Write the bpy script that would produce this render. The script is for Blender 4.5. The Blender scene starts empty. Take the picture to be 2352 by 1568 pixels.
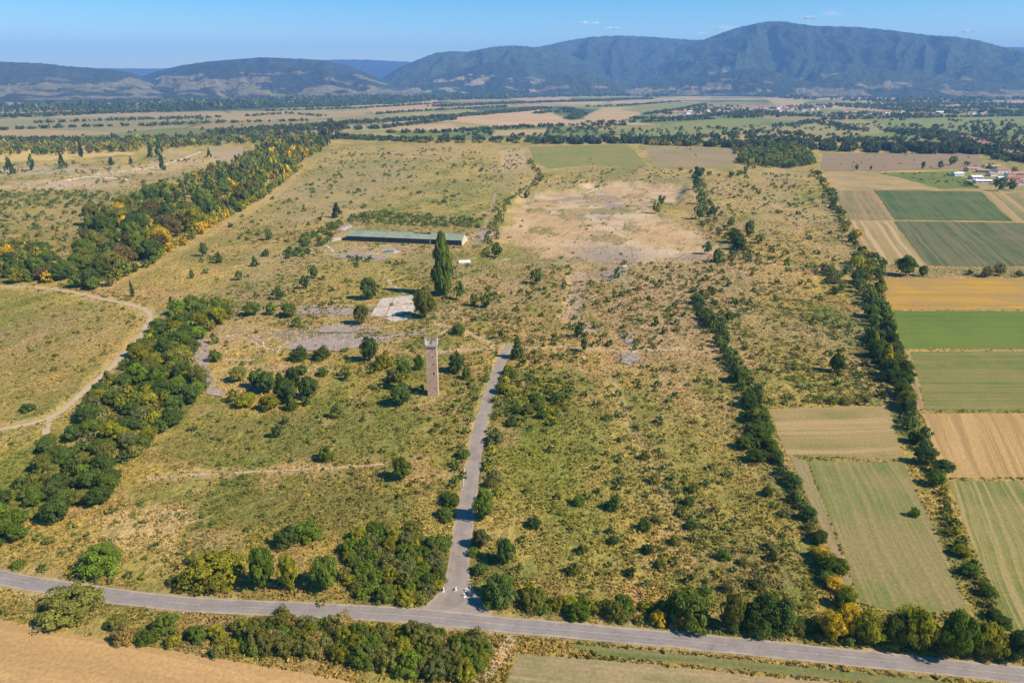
import bpy, math, random
import numpy as np

# ------------------------------------------------------------------ camera, sky, sun, exposure
scene = bpy.context.scene
COL = scene.collection
CAM_H, PITCH, FOCAL = 120.0, math.radians(20.9), 1568.0      # metres, radians, picture units (2352 wide)
cam_data = bpy.data.cameras.new('camera')
cam = bpy.data.objects.new('camera', cam_data)
COL.objects.link(cam)
cam.location = (0, 0, CAM_H)
cam.rotation_euler = (math.pi / 2 - PITCH, 0, 0)
cam_data.sensor_width = 36.0
cam_data.lens = 24.0
cam_data.clip_start = 1.0
cam_data.clip_end = 80000.0
scene.camera = cam

SUN_DIR = np.array([0.945, -0.327, 0.95]); SUN_DIR = SUN_DIR / np.linalg.norm(SUN_DIR)
SUN_EL = math.asin(SUN_DIR[2]); SUN_AZ = math.atan2(SUN_DIR[0], SUN_DIR[1])
world = bpy.data.worlds.new('World'); scene.world = world; world.use_nodes = True
wn = world.node_tree.nodes; wl = world.node_tree.links
bg = wn['Background']; bg.inputs['Strength'].default_value = 0.105
sky = wn.new('ShaderNodeTexSky'); sky.sky_type = 'NISHITA'; sky.sun_disc = False
sky.sun_elevation = SUN_EL; sky.sun_rotation = SUN_AZ
sky.altitude = 300; sky.air_density = 1.0; sky.dust_density = 0.4; sky.ozone_density = 3.0
hs = wn.new('ShaderNodeHueSaturation'); hs.inputs['Saturation'].default_value = 1.75; hs.inputs['Value'].default_value = 1.0
wl.new(sky.outputs[0], hs.inputs['Color']); wl.new(hs.outputs[0], bg.inputs['Color'])
sd = bpy.data.lights.new('sun', 'SUN'); sd.energy = 5.0; sd.angle = math.radians(0.5); sd.color = (1.0, 0.89, 0.72)
sun = bpy.data.objects.new('sun', sd); COL.objects.link(sun)
sun.rotation_euler = (math.pi / 2 - SUN_EL, 0, math.atan2(SUN_DIR[0], -SUN_DIR[1]))
sun.location = (300, -100, 400)
scene.view_settings.view_transform = 'Standard'; scene.view_settings.look = 'None'
scene.view_settings.exposure = 0.6; scene.view_settings.gamma = 1.0; scene.view_settings.use_curve_mapping = False
cy = scene.cycles
cy.max_bounces = 5; cy.diffuse_bounces = 2; cy.glossy_bounces = 1; cy.transmission_bounces = 3; cy.volume_bounces = 1
cy.transparent_max_bounces = 4; cy.use_denoising = True; cy.caustics_reflective = False; cy.caustics_refractive = False
HAZE_DENSITY = 7.4e-5
HAZE_COLOR = (0.23, 0.49, 1.0)

rng = np.random.default_rng(7)
random.seed(7)

# ------------------------------------------------------------------ plan helpers: survey marks -> metres on the ground
CT, ST = math.cos(PITCH), math.sin(PITCH)

def P(x, v, z=0.0):
    """ground position (metres) of a survey mark"""
    dx = (x - 1176.0) / FOCAL; dy = (784.0 - v) / FOCAL
    d = np.array([dx, CT + dy * ST, -ST + dy * CT])
    t = (z - CAM_H) / d[2]
    return np.array([d[0] * t, d[1] * t])

def PL(pts):
    return np.array([P(*p) for p in pts])

def depth(p):
    return p[1] * CT + CAM_H * ST

def m_per(p):
    return depth(p) / FOCAL

def crest_dir(x, v):
    dx = (x - 1176.0) / FOCAL; dy = (784.0 - v) / FOCAL
    d = np.array([dx, CT + dy * ST, -ST + dy * CT])
    hor = math.hypot(d[0], d[1])
    return math.atan2(d[0], d[1]), d[2] / hor

# ------------------------------------------------------------------ numpy noise
def _hash(i, j, seed):
    h = (i.astype(np.int64) * 374761393 + j.astype(np.int64) * 668265263 + seed * 1274126177) & 0xffffffff
    h = ((h ^ (h >> 13)) * 1274126177) & 0xffffffff
    h = (h ^ (h >> 16)) & 0xffffff
    return h / float(0xffffff)

def vnoise(x, y, seed=0):
    x = np.asarray(x, float); y = np.asarray(y, float)
    xi = np.floor(x); yi = np.floor(y)
    fx = x - xi; fy = y - yi
    fx = fx * fx * (3 - 2 * fx); fy = fy * fy * (3 - 2 * fy)
    a = _hash(xi, yi, seed); b = _hash(xi + 1, yi, seed); c = _hash(xi, yi + 1, seed); d = _hash(xi + 1, yi + 1, seed)
    return (a * (1 - fx) + b * fx) * (1 - fy) + (c * (1 - fx) + d * fx) * fy

def fbm(x, y, seed=0, octaves=4):
    s = 0.0; a = 0.5; t = 0.0
    for o in range(octaves):
        s = s + a * vnoise(x * 2 ** o + 17.3 * o, y * 2 ** o - 9.1 * o, seed + o * 7); t += a; a *= 0.5
    return s / t

def sstep(a, b, x):
    t = np.clip((x - a) / (b - a), 0, 1)
    return t * t * (3 - 2 * t)

def in_poly(px, py, poly):
    px = np.asarray(px, float); py = np.asarray(py, float)
    inside = np.zeros(px.shape, bool)
    n = len(poly); j = n - 1
    for i in range(n):
        xi, yi = poly[i]; xj, yj = poly[j]
        c = ((yi > py) != (yj > py)) & (px < (xj - xi) * (py - yi) / (yj - yi + 1e-12) + xi)
        inside ^= c; j = i
    return inside

def seg_dist(px, py, pts):
    px = np.asarray(px, float); py = np.asarray(py, float)
    best = np.full(px.shape, 1e9)
    for (ax, ay), (bx, by) in zip(pts[:-1], pts[1:]):
        vx, vy = bx - ax, by - ay
        t = np.clip(((px - ax) * vx + (py - ay) * vy) / (vx * vx + vy * vy + 1e-9), 0, 1)
        best = np.minimum(best, np.hypot(px - ax - t * vx, py - ay - t * vy))
    return best

def poly_dist(px, py, poly):
    """signed distance, positive inside"""
    d = seg_dist(px, py, np.vstack([poly, poly[:1]]))
    return np.where(in_poly(px, py, poly), d, -d)

def smooth_line(pts, step=3.0):
    """Catmull-Rom through the points, resampled"""
    p = np.asarray(pts, float)
    p = np.vstack([2 * p[0] - p[1], p, 2 * p[-1] - p[-2]])
    out = []
    for i in range(1, len(p) - 2):
        n = max(2, int(np.linalg.norm(p[i + 1] - p[i]) / step))
        for k in range(n):
            t = k / n
            out.append(0.5 * ((2 * p[i]) + (-p[i - 1] + p[i + 1]) * t + (2 * p[i - 1] - 5 * p[i] + 4 * p[i + 1] - p[i + 2]) * t * t
                              + (-p[i - 1] + 3 * p[i] - 3 * p[i + 1] + p[i + 2]) * t ** 3))
    out.append(p[-2])
    return np.array(out)

# ------------------------------------------------------------------ object helpers
def mesh_np(name, verts, faces, colors=None, floats=None, smooth=False, mats=None, midx=None):
    """verts (n,3); faces (m,k) uniform array or list of such arrays"""
    me = bpy.data.meshes.new(name)
    verts = np.asarray(verts, np.float32)
    fl = faces if isinstance(faces, list) else [faces]
    fl = [np.asarray(f, np.int32) for f in fl if len(f)]
    me.vertices.add(len(verts)); me.vertices.foreach_set('co', verts.ravel())
    loops = np.concatenate([f.ravel() for f in fl]); sizes = np.concatenate([np.full(len(f), f.shape[1], np.int32) for f in fl])
    me.loops.add(len(loops)); me.loops.foreach_set('vertex_index', loops)
    starts = np.concatenate([[0], np.cumsum(sizes)[:-1]]).astype(np.int32)
    me.polygons.add(len(sizes)); me.polygons.foreach_set('loop_start', starts)
    if midx is not None:
        me.polygons.foreach_set('material_index', np.asarray(midx, np.int32))
    me.polygons.foreach_set('use_smooth', np.full(len(sizes), smooth))
    if colors is not None:
        at = me.attributes.new('albedo', 'FLOAT_COLOR', 'POINT')
        c = np.ones((len(verts), 4), np.float32); c[:, :3] = colors
        at.data.foreach_set('color', c.ravel())
    for k, val in (floats or {}).items():
        at = me.attributes.new(k, 'FLOAT', 'POINT'); at.data.foreach_set('value', np.asarray(val, np.float32))
    me.update(calc_edges=True)
    for m in mats or []:
        me.materials.append(m)
    return me

def link(name, data, parent=None, loc=None):
    o = bpy.data.objects.new(name, data); COL.objects.link(o)
    if parent is not None: o.parent = parent
    if loc is not None: o.location = loc
    return o

def tag(o, label=None, cat=None, group=None, kind=None):
    if label: o['label'] = label
    if cat: o['category'] = cat
    if group: o['group'] = group
    if kind: o['kind'] = kind
    return o

class MB:
    """collects boxes, bars and prisms; build() links them as one mesh"""
    def __init__(s): s.v = []; s.f = []
    def add(s, v, f):
        n = len(s.v); s.v += [tuple(q) for q in v]; s.f += [tuple(i + n for i in q) for q in f]
    def box(s, x0, x1, y0, y1, z0, z1, M=None):
        v = np.array([(x0, y0, z0), (x1, y0, z0), (x1, y1, z0), (x0, y1, z0), (x0, y0, z1), (x1, y0, z1), (x1, y1, z1), (x0, y1, z1)], float)
        if M is not None: v = v @ np.asarray(M)[:3, :3].T
        s.add(v, [(0, 3, 2, 1), (4, 5, 6, 7), (0, 1, 5, 4), (1, 2, 6, 5), (2, 3, 7, 6), (3, 0, 4, 7)])
    def bar(s, a, b, r, n=5, r2=None):
        a = np.array(a, float); b = np.array(b, float); r2 = r if r2 is None else r2
        d = b - a; d /= np.linalg.norm(d)
        u = np.cross(d, (0, 0, 1) if abs(d[2]) < .9 else (1, 0, 0)); u /= np.linalg.norm(u); w = np.cross(d, u)
        v = [a + r * (math.cos(t) * u + math.sin(t) * w) for t in np.arange(n) * 2 * math.pi / n]
        v += [b + r2 * (math.cos(t) * u + math.sin(t) * w) for t in np.arange(n) * 2 * math.pi / n]
        f = [(i, (i + 1) % n, n + (i + 1) % n, n + i) for i in range(n)] + [tuple(range(n))[::-1], tuple(range(n, 2 * n))]
        s.add(v, f)
    def prism(s, poly, z0, z1):
        n = len(poly)
        v = [(p[0], p[1], z0) for p in poly] + [(p[0], p[1], z1) for p in poly]
        s.add(v, [tuple(range(n))[::-1], tuple(range(n, 2 * n))] + [(i, (i + 1) % n, n + (i + 1) % n, n + i) for i in range(n)])
    def mesh(s, name, mat, smooth=False):
        me = bpy.data.meshes.new(name); me.from_pydata(s.v, [], s.f); me.update()
        if mat: me.materials.append(mat)
        if smooth: me.polygons.foreach_set('use_smooth', [True] * len(me.polygons))
        return me
    def build(s, name, mat, parent=None, loc=None):
        return link(name, s.mesh(name, mat), parent, loc)

# ------------------------------------------------------------------ materials
class NT:
    def __init__(s, name):
        s.m = bpy.data.materials.new(name); s.m.use_nodes = True
        s.t = s.m.node_tree; s.n = s.t.nodes; s.l = s.t.links
        s.bsdf = s.n['Principled BSDF']; s.out = s.n['Material Output']
        s.bsdf.inputs['Roughness'].default_value = 0.95
        s.bsdf.inputs['Specular IOR Level'].default_value = 0.15
    def node(s, typ, ins=None, **kw):
        nd = s.n.new(typ)
        for k, v in kw.items(): setattr(nd, k, v)
        for k, v in (ins or {}).items():
            if hasattr(v, 'links') or isinstance(v, bpy.types.NodeSocket): s.l.new(v, nd.inputs[k])
            else: nd.inputs[k].default_value = v
        return nd
    def pos(s): return s.node('ShaderNodeNewGeometry').outputs['Position']
    def noise(s, vec, scale, detail=3, rough=0.55, dist=0.0):
        return s.node('ShaderNodeTexNoise', {'Vector': vec, 'Scale': scale, 'Detail': detail, 'Roughness': rough, 'Distortion': dist}).outputs['Fac']
    def ramp(s, fac, a, b, lo=0.0, hi=1.0):
        return s.node('ShaderNodeMapRange', {'Value': fac, 'From Min': a, 'From Max': b, 'To Min': lo, 'To Max': hi}).outputs['Result']
    def math(s, op, a, b=0.0):
        return s.node('ShaderNodeMath', {0: a, 1: b}, operation=op).outputs[0]
    def mix(s, fac, a, b, blend='MIX'):
        nd = s.n.new('ShaderNodeMix'); nd.data_type = 'RGBA'; nd.blend_type = blend
        for k, v in ((0, fac), (6, a), (7, b)):
            if isinstance(v, bpy.types.NodeSocket): s.l.new(v, nd.inputs[k])
            else: nd.inputs[k].default_value = v if k == 0 else (*v, 1.0)
        return nd.outputs[2]
    def scale_col(s, col, fac):
        nd = s.node('ShaderNodeVectorMath', operation='SCALE')
        if isinstance(col, bpy.types.NodeSocket): s.l.new(col, nd.inputs[0])
        else: nd.inputs[0].default_value = col
        if isinstance(fac, bpy.types.NodeSocket): s.l.new(fac, nd.inputs['Scale'])
        else: nd.inputs['Scale'].default_value = fac
        return nd.outputs[0]
    def attr(s, name, out='Color'):
        return s.node('ShaderNodeAttribute', attribute_name=name).outputs[out]
    def color(s, c):
        s.l.new(c, s.bsdf.inputs['Base Color']); return s
    def bump(s, h, strength=0.5, dist=0.3):
        b = s.node('ShaderNodeBump', {'Height': h, 'Strength': strength, 'Distance': dist})
        s.l.new(b.outputs[0], s.bsdf.inputs['Normal']); return s

def patched(name, c, c2, var=0.3):
    n = NT(name); p = n.pos()
    f = n.noise(p, .35, 6, .65); g = n.noise(p, .12, 5, .7, .8)
    col = n.mix(n.ramp(g, .56, .64), n.scale_col(c, n.ramp(f, .3, .7, 1 - var, 1 + var)), n.scale_col(c2, n.ramp(f, .3, .7, .7, 1.3)))
    n.color(col); n.bump(n.math('ADD', f, g), .6, .2)
    return n.m

def simple(name, c, var=0.25, scale=1.0, rough=0.9, bump=0.0, coord='pos'):
    n = NT(name); n.bsdf.inputs['Roughness'].default_value = rough
    p = n.pos() if coord == 'pos' else n.node('ShaderNodeTexCoord').outputs['Object']
    f = n.noise(p, scale, 5, 0.6)
    n.color(n.scale_col(c, n.ramp(f, 0.3, 0.7, 1 - var, 1 + var)))
    if bump: n.bump(f, bump, 0.1)
    return n.m

def ground_material():
    n = NT('ground_soil_and_grass')
    p = n.pos()
    base = n.attr('albedo'); rel = n.attr('relief', 'Fac'); gr = n.attr('grassy', 'Fac')
    f1 = n.noise(p, 0.55, 6, 0.72); f2 = n.noise(p, 0.16, 4, 0.6); f3 = n.noise(p, 0.035, 4, 0.6, 0.6)
    straw = n.mix(n.math('MULTIPLY', n.ramp(f2, 0.45, 0.68), gr), base, n.scale_col(base, 1.22))
    green = n.mix(n.math('MULTIPLY', n.ramp(f3, 0.45, 0.65, 0, 0.6), gr), straw, n.mix(1.0, base, (0.62, 0.80, 0.55), 'MULTIPLY'))
    dark = n.mix(n.math('MULTIPLY', n.ramp(f1, 0.52, 0.37, 0, 0.68), gr), green, n.mix(1.0, base, (0.45, 0.50, 0.38), 'MULTIPLY'))
    lite = n.mix(n.math('MULTIPLY', n.ramp(f1, 0.54, 0.66, 0, 0.6), rel), dark, n.scale_col(base, 1.5))
    n.color(lite)
    h = n.math('ADD', n.math('MULTIPLY', f1, 1.0), n.math('MULTIPLY', f2, 2.2))
    n.bump(n.math('MULTIPLY', h, rel), 1.0, 1.3)
    return n.m

def field_material(name, c1, c2, c3, ang, freq=0.5, streak=1.0, patch=0.03):
    """crop or stubble with drill rows along the direction ANG (radians from +X)"""
    n = NT(name)
    p = n.pos()
    rot = n.node('ShaderNodeVectorRotate', {'Vector': p, 'Axis': (0, 0, 1), 'Angle': -ang}, rotation_type='AXIS_ANGLE').outputs[0]
    wob = n.node('ShaderNodeTexNoise', {'Vector': p, 'Scale': 0.02, 'Detail': 2.0}).outputs['Color']
    rot = n.node('ShaderNodeVectorMath', {0: rot, 1: n.node('ShaderNodeVectorMath', {0: wob, 1: (5.0, 5.0, 0.0)}, operation='MULTIPLY').outputs[0]}, operation='ADD').outputs[0]
    sc = n.node('ShaderNodeVectorMath', {0: rot, 1: (0.012, 1.0, 0.0)}, operation='MULTIPLY').outputs[0]
    rows = n.noise(sc, freq, 3, 0.65)
    rows2 = n.noise(n.node('ShaderNodeVectorMath', {0: rot, 1: (0.02, 1.0, 0.0)}, operation='MULTIPLY').outputs[0], freq * 0.22, 3, 0.6)
    pat = n.noise(p, patch, 5, 0.65)
    fine = n.noise(p, 1.1, 4, 0.7)
    weeds = n.noise(p, patch * 4.5, 5, 0.7)
    a = n.mix(n.ramp(weeds, 0.55, 0.68, 0, 0.55), n.mix(n.ramp(pat, 0.42, 0.60), c1, c2), n.mix(0.6, c3, c2))
    b = n.mix(n.math('MULTIPLY', n.ramp(rows, 0.47, 0.58, 0, 0.9), streak), a, c3)
    d = n.mix(n.math('MULTIPLY', n.ramp(rows2, 0.50, 0.60, 0, 0.75), streak), b, n.mix(0.5, c2, c3))
    e = n.scale_col(d, n.ramp(fine, 0.33, 0.67, 0.80, 1.20))
    n.color(e)
    n.bump(n.math('ADD', n.math('MULTIPLY', fine, .6), n.math('MULTIPLY', rows, 1.6)), 0.55, 0.3)
    return n.m

def foliage_material(name, c, c2):
    n = NT(name)
    tone = n.attr('tone', 'Fac')
    rnd = n.node('ShaderNodeObjectInfo').outputs['Random']
    base = n.mix(n.ramp(tone, 0.35, 0.95), c, c2)
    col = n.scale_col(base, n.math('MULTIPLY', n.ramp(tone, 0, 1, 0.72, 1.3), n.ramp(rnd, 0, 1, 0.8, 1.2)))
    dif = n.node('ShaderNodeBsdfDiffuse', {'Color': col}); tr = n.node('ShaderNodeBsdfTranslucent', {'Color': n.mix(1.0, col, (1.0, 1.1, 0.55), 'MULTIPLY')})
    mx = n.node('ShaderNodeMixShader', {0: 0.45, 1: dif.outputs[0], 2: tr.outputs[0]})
    n.l.new(mx.outputs[0], n.out.inputs['Surface'])
    return n.m

def vertex_foliage_material(name):
    n = NT(name)
    col = n.attr('albedo')
    dif = n.node('ShaderNodeBsdfDiffuse', {'Color': col}); tr = n.node('ShaderNodeBsdfTranslucent', {'Color': col})
    mx = n.node('ShaderNodeMixShader', {0: 0.40, 1: dif.outputs[0], 2: tr.outputs[0]})
    n.l.new(mx.outputs[0], n.out.inputs['Surface'])
    return n.m

def hill_material():
    n = NT('forested_hills')
    p = n.pos()
    base = n.attr('albedo')
    f = n.noise(p, 0.02, 6, 0.65)
    n.color(n.scale_col(base, n.ramp(f, 0.3, 0.7, 0.7, 1.3)))
    n.bump(f, 1.0, 42.0)
    return n.m

def road_material(name, c, wear):
    n = NT(name)
    p = n.pos()
    ac = n.attr('across', 'Fac')
    f = n.noise(p, 0.25, 6, 0.65); g = n.noise(p, 2.5, 4, 0.7)
    edge = n.ramp(n.math('ADD', ac, n.math('MULTIPLY', n.math('SUBTRACT', f, 0.5), 0.5)), 0.72, 0.98, 0, 0.8)
    track = n.ramp(n.math('ABSOLUTE', n.math('SUBTRACT', ac, 0.48)), 0.28, 0.0, 0, 0.35)
    a = n.scale_col(c, n.ramp(f, 0.3, 0.7, 0.82, 1.18))
    b = n.mix(track, a, n.scale_col(c, 1.22))
    tar = n.ramp(n.noise(p, 0.09, 3, 0.5), 0.60, 0.64, 0, 0.35)
    vor = n.node('ShaderNodeTexVoronoi', {'Vector': n.node('ShaderNodeVectorMath', {0: p, 1: n.node('ShaderNodeTexNoise', {'Vector': p, 'Scale': 0.8}).outputs['Color']}, operation='ADD').outputs[0], 'Scale': 0.22}, feature='DISTANCE_TO_EDGE').outputs['Distance']
    crack = n.ramp(vor, 0.0, 0.02, 0.28, 0.0)
    b = n.mix(crack, n.mix(tar, b, n.scale_col(c, 0.62)), n.scale_col(c, 0.5))
    d = n.mix(edge, b, wear)
    n.color(n.scale_col(d, n.ramp(g, 0.3, 0.7, 0.88, 1.12)))
    n.bump(g, 0.3, 0.03)
    n.bsdf.inputs['Roughness'].default_value = 0.85
    return n.m
# ------------------------------------------------------------------ where things lie (survey marks)
ROAD = smooth_line(PL([(-260, 1268), (-100, 1303), (0, 1326), (150, 1352), (400, 1384), (700, 1400), (940, 1413), (1176, 1436), (1500, 1464), (1800, 1494), (2100, 1524), (2352, 1551), (2700, 1585)]), 3.0)
SIDE = smooth_line(PL([(1043, 1428), (1046, 1380), (1050, 1330), (1062, 1230), (1076, 1140), (1088, 1060), (1098, 1000), (1110, 955), (1120, 920), (1134, 875), (1150, 832), (1163, 803), (1170, 792)]), 3.0)
TRACK_LEFT = smooth_line(PL([(-60, 655), (0, 658), (80, 661), (150, 668), (230, 685), (300, 700), (336, 714), (346, 730), (328, 764), (258, 842), (180, 912), (135, 948), (96, 966), (40, 980), (-40, 993)]), 3.0)
TRACK_FORK = smooth_line(PL([(122, 957), (110, 975), (106, 992), (114, 1012)]), 3.0)
TRACK_BRANCH = smooth_line(PL([(344, 721), (380, 719), (410, 717), (436, 711)]), 3.0)
PATH_MID = smooth_line(PL([(342, 1098), (420, 1092), (500, 1086), (620, 1081), (700, 1077), (800, 1073), (885, 1066)]), 3.0)
PATH_CROSS = smooth_line(PL([(1000, 741), (1030, 750), (1075, 764), (1120, 785), (1150, 797)]), 3.0)
PATH_EAST = smooth_line(PL([(1180, 803), (1240, 799), (1320, 799), (1420, 806), (1520, 802), (1640, 806)]), 3.0)
PATH_WEST = smooth_line(PL([(1010, 808), (1060, 806), (1100, 803), (1152, 797)]), 3.0)
PATH_THIN = smooth_line(PL([(1390, 852), (1432, 930), (1466, 1010), (1500, 1085), (1530, 1150), (1566, 1212)]), 3.0)
PATH_NORTH = smooth_line(PL([(1330, 625), (1322, 680), (1318, 730), (1360, 765)]), 3.0)
PATH_RIGHT = smooth_line(PL([(1690, 590), (1740, 598), (1790, 606), (1860, 615), (1932, 618)]), 3.0)
PATH_BELT = smooth_line(PL([(690, 388), (640, 440), (585, 478), (520, 512), (440, 560), (360, 605), (290, 640), (225, 668)]), 4.0)
PATH_SLAB = smooth_line(PL([(880, 632), (900, 652), (930, 676)]), 2.0)

PIT = PL([(1165, 485), (1190, 446), (1340, 434), (1352, 422), (1450, 419), (1540, 426), (1580, 424), (1566, 462), (1506, 470), (1530, 500), (1600, 542), (1640, 580), (1600, 604), (1450, 602), (1250, 606), (1140, 600), (1150, 540)])
TOWER_AT = P(996, 905)
BARN_A, BARN_B = P(797, 553), P(1061, 564)

FIELDS = []      # name, polygon (marks), colours, row direction marks, frequency, streak, label
def fld(poly, c1, c2, c3, d, freq=0.5, streak=1.0, patch=0.03):
    a, b = P(*d[0]), P(*d[1])
    FIELDS.append((PL(poly), c1, c2, c3, math.atan2(b[1] - a[1], b[0] - a[0]), freq, streak, patch))
TAN, TAN2, OLV, GRN, DGR, BRN, GLD = (.37, .25, .10), (.44, .30, .14), (.22, .175, .055), (.115, .165, .022), (.058, .092, .024), (.30, .195, .10), (.43, .25, .030)
fld([(1872, 395), (2010, 396), (2060, 408), (2150, 436), (1905, 435)], TAN, OLV, TAN2, ((1872, 395), (2010, 396)), .3, .4)
fld([(1912, 437), (2004, 437), (2052, 505), (1945, 503)], (.15, .13, .06), OLV, BRN, ((2004, 437), (2052, 505)), .12)
fld([(2006, 437), (2252, 440), (2326, 508), (2056, 505)], DGR, (.09, .115, .035), (.15, .15, .05), ((2004, 437), (2052, 505)), .35, .5)
fld([(2255, 440), (2420, 452), (2480, 512), (2330, 508)], OLV, (.16, .15, .06), TAN, ((2252, 440), (2326, 508)), .12)
fld([(1955, 507), (2049, 508), (2128, 610), (2002, 606)], (.29, .20, .085), OLV, TAN2, ((2049, 508), (2128, 610)), .25)
fld([(2053, 508), (2470, 514), (2560, 614), (2133, 611)], DGR, (.095, .105, .04), (.22, .165, .085), ((2049, 508), (2128, 610)), .42, .6)
fld([(2026, 639), (2600, 639), (2650, 711), (2042, 711)], GLD, (.33, .21, .065), (.30, .17, .04), ((2026, 639), (2600, 639)), .18, .7)
fld([(2043, 714), (2650, 714), (2700, 802), (2076, 801)], (.085, .140, .018), GRN, (.16, .165, .035), ((2043, 714), (2650, 714)), .35, .6)
fld([(2092, 807), (2700, 806), (2780, 941), (2128, 941)], (.11, .145, .022), (.165, .165, .035), BRN, ((2092, 807), (2700, 806)), .4, .5)
fld([(2070, 805), (2090, 807), (2124, 941), (2104, 941)], BRN, (.22, .16, .08), TAN, ((2070, 805), (2104, 941)), .8)
fld([(2118, 949), (2790, 946), (2900, 1100), (2166, 1097)], (.44, .28, .11), (.40, .25, .09), (.30, .19, .07), ((2166, 1097), (2118, 949)), .45)
fld([(2176, 1104), (2900, 1102), (3200, 1520), (2400, 1520), (2330, 1440), (2250, 1290)], (.23, .195, .062), (.135, .155, .032), (.32, .235, .095), ((2300, 1440), (2176, 1104)), .35)
fld([(1764, 939), (2040, 932), (2074, 1056), (1806, 1044)], (.30, .215, .085), (.19, .165, .05), (.37, .25, .11), ((1764, 939), (2040, 932)), .3)
fld([(1856, 1058), (2076, 1062), (2180, 1290), (2222, 1400), (2080, 1412), (1975, 1385), (1930, 1250)], (.145, .160, .042), (.22, .18, .065), (.31, .22, .09), ((1930, 1250), (1856, 1058)), .5, .5)
fld([(1814, 1050), (1852, 1057), (1926, 1250), (1968, 1380), (1945, 1370), (1890, 1220)], (.24, .185, .085), (.21, .17, .065), (.29, .21, .10), ((1890, 1220), (1814, 1050)), .8)
fld([(1214, 336), (1440, 332), (1462, 350), (1490, 384), (1380, 378), (1260, 388), (1228, 372)], (.19, .19, .042), (.25, .20, .055), (.15, .165, .035), ((1214, 336), (1440, 332)), .1, .5, .01)
fld([(1480, 336), (1690, 342), (1690, 384), (1540, 390), (1500, 380)], (.27, .20, .09), (.21, .17, .075), TAN, ((1480, 336), (1690, 342)), .1, .4, .01)
fld([(1890, 352), (2244, 350), (2266, 386), (2010, 394), (1884, 390)], (.27, .185, .10), (.24, .17, .085), (.20, .15, .07), ((1890, 352), (2244, 350)), .1, .5, .01)
fld([(2014, 398), (2190, 394), (2250, 432), (2162, 434), (2066, 408)], (.11, .145, .028), (.16, .175, .028), (.085, .115, .025), ((2014, 398), (2190, 394)), .1, .4, .01)
fld([(-700, 1240), (-120, 1398), (0, 1422), (120, 1446), (222, 1464), (450, 1503), (700, 1545), (880, 1580), (1000, 1660), (-700, 1800)], (.49, .30, .12), (.42, .255, .098), (.36, .22, .085), ((0, 1440), (450, 1520)), .30, .9, .05)
fld([(1188, 1500), (1320, 1510), (1560, 1532), (1900, 1566), (2300, 1604), (2700, 1640), (2600, 1800), (1080, 1760)], (.30, .22, .11), (.165, .165, .055), (.36, .25, .13), ((1188, 1500), (1900, 1566)), .8, .7, .06)
fld([(1290, 1478), (1500, 1494), (1800, 1526), (2100, 1557), (2400, 1588), (2400, 1602), (2050, 1574), (1700, 1538), (1400, 1506)], (.115, .140, .040), (.155, .155, .048), (.22, .18, .075), ((1290, 1478), (2100, 1557)), .8, .7, .06)

FAR = [   # far meadows and stubble, painted into the plain
    ([(-200, 290), (0, 279), (200, 268), (300, 280), (440, 290), (300, 303), (100, 318), (-200, 326)], (.20, .175, .08)),
    ([(-100, 300), (80, 296), (280, 306), (60, 322), (-100, 326)], (.27, .20, .10)),
    ([(450, 264), (640, 258), (860, 250), (830, 265), (700, 274), (520, 278)], (.27, .20, .095)),
    ([(840, 246), (1000, 232), (1030, 243), (940, 256), (860, 261)], (.33, .22, .11)),
    ([(1040, 266), (1130, 258), (1250, 250), (1312, 280), (1200, 291), (1040, 280)], (.36, .24, .14)),
    ([(1344, 268), (1384, 247), (1472, 247), (1470, 270), (1400, 279), (1344, 280)], (.33, .23, .115)),
    ([(880, 292), (1030, 284), (1080, 300), (900, 300)], (.33, .225, .12)),
    ([(1140, 300), (1260, 296), (1250, 309), (1130, 312)], (.31, .22, .12)),
    ([(1460, 300), (1560, 282), (1650, 276), (1760, 274), (1740, 292), (1660, 308), (1480, 311)], (.155, .165, .05)),
    ([(1400, 300), (1470, 291), (1480, 306), (1420, 309)], (.15, .16, .05)),
    ([(1820, 284), (1980, 274), (2080, 302), (1900, 316), (1850, 308)], (.21, .185, .075)),
    ([(1700, 296), (1820, 290), (1840, 310), (1700, 312)], (.22, .185, .075)),
    ([(2040, 272), (2450, 266), (2450, 304), (2200, 302), (2100, 290)], (.155, .17, .06)),
    ([(1764, 229), (1862, 229), (1836, 243), (1782, 242)], (.30, .23, .12)),
    ([(1640, 206), (1880, 202), (1960, 210), (1700, 214)], (.33, .24, .14)),
    ([(1840, 218), (2000, 212), (2300, 222), (2040, 230), (1860, 228)], (.34, .25, .14)),
    ([(2060, 206), (2352, 208), (2352, 216), (2150, 214)], (.32, .24, .15)),
    ([(1160, 224), (1300, 222), (1320, 231), (1220, 236)], (.30, .22, .12)),
    ([(0, 338), (180, 345), (340, 352), (120, 368), (0, 372)], (.26, .20, .10)),
    ([(480, 340), (560, 338), (560, 372), (510, 380), (485, 362)], (.200, .160, .115)),
    ([(1148, 345), (1208, 342), (1212, 385), (1160, 398)], (.205, .160, .112)),
    ([(1420, 252), (1550, 236), (1600, 242), (1500, 262)], (.17, .17, .06)),
]
FARW = [(PL(p), (c[0] * 1.25, c[1] * 1.2, c[2])) for p, c in FAR]

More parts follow.
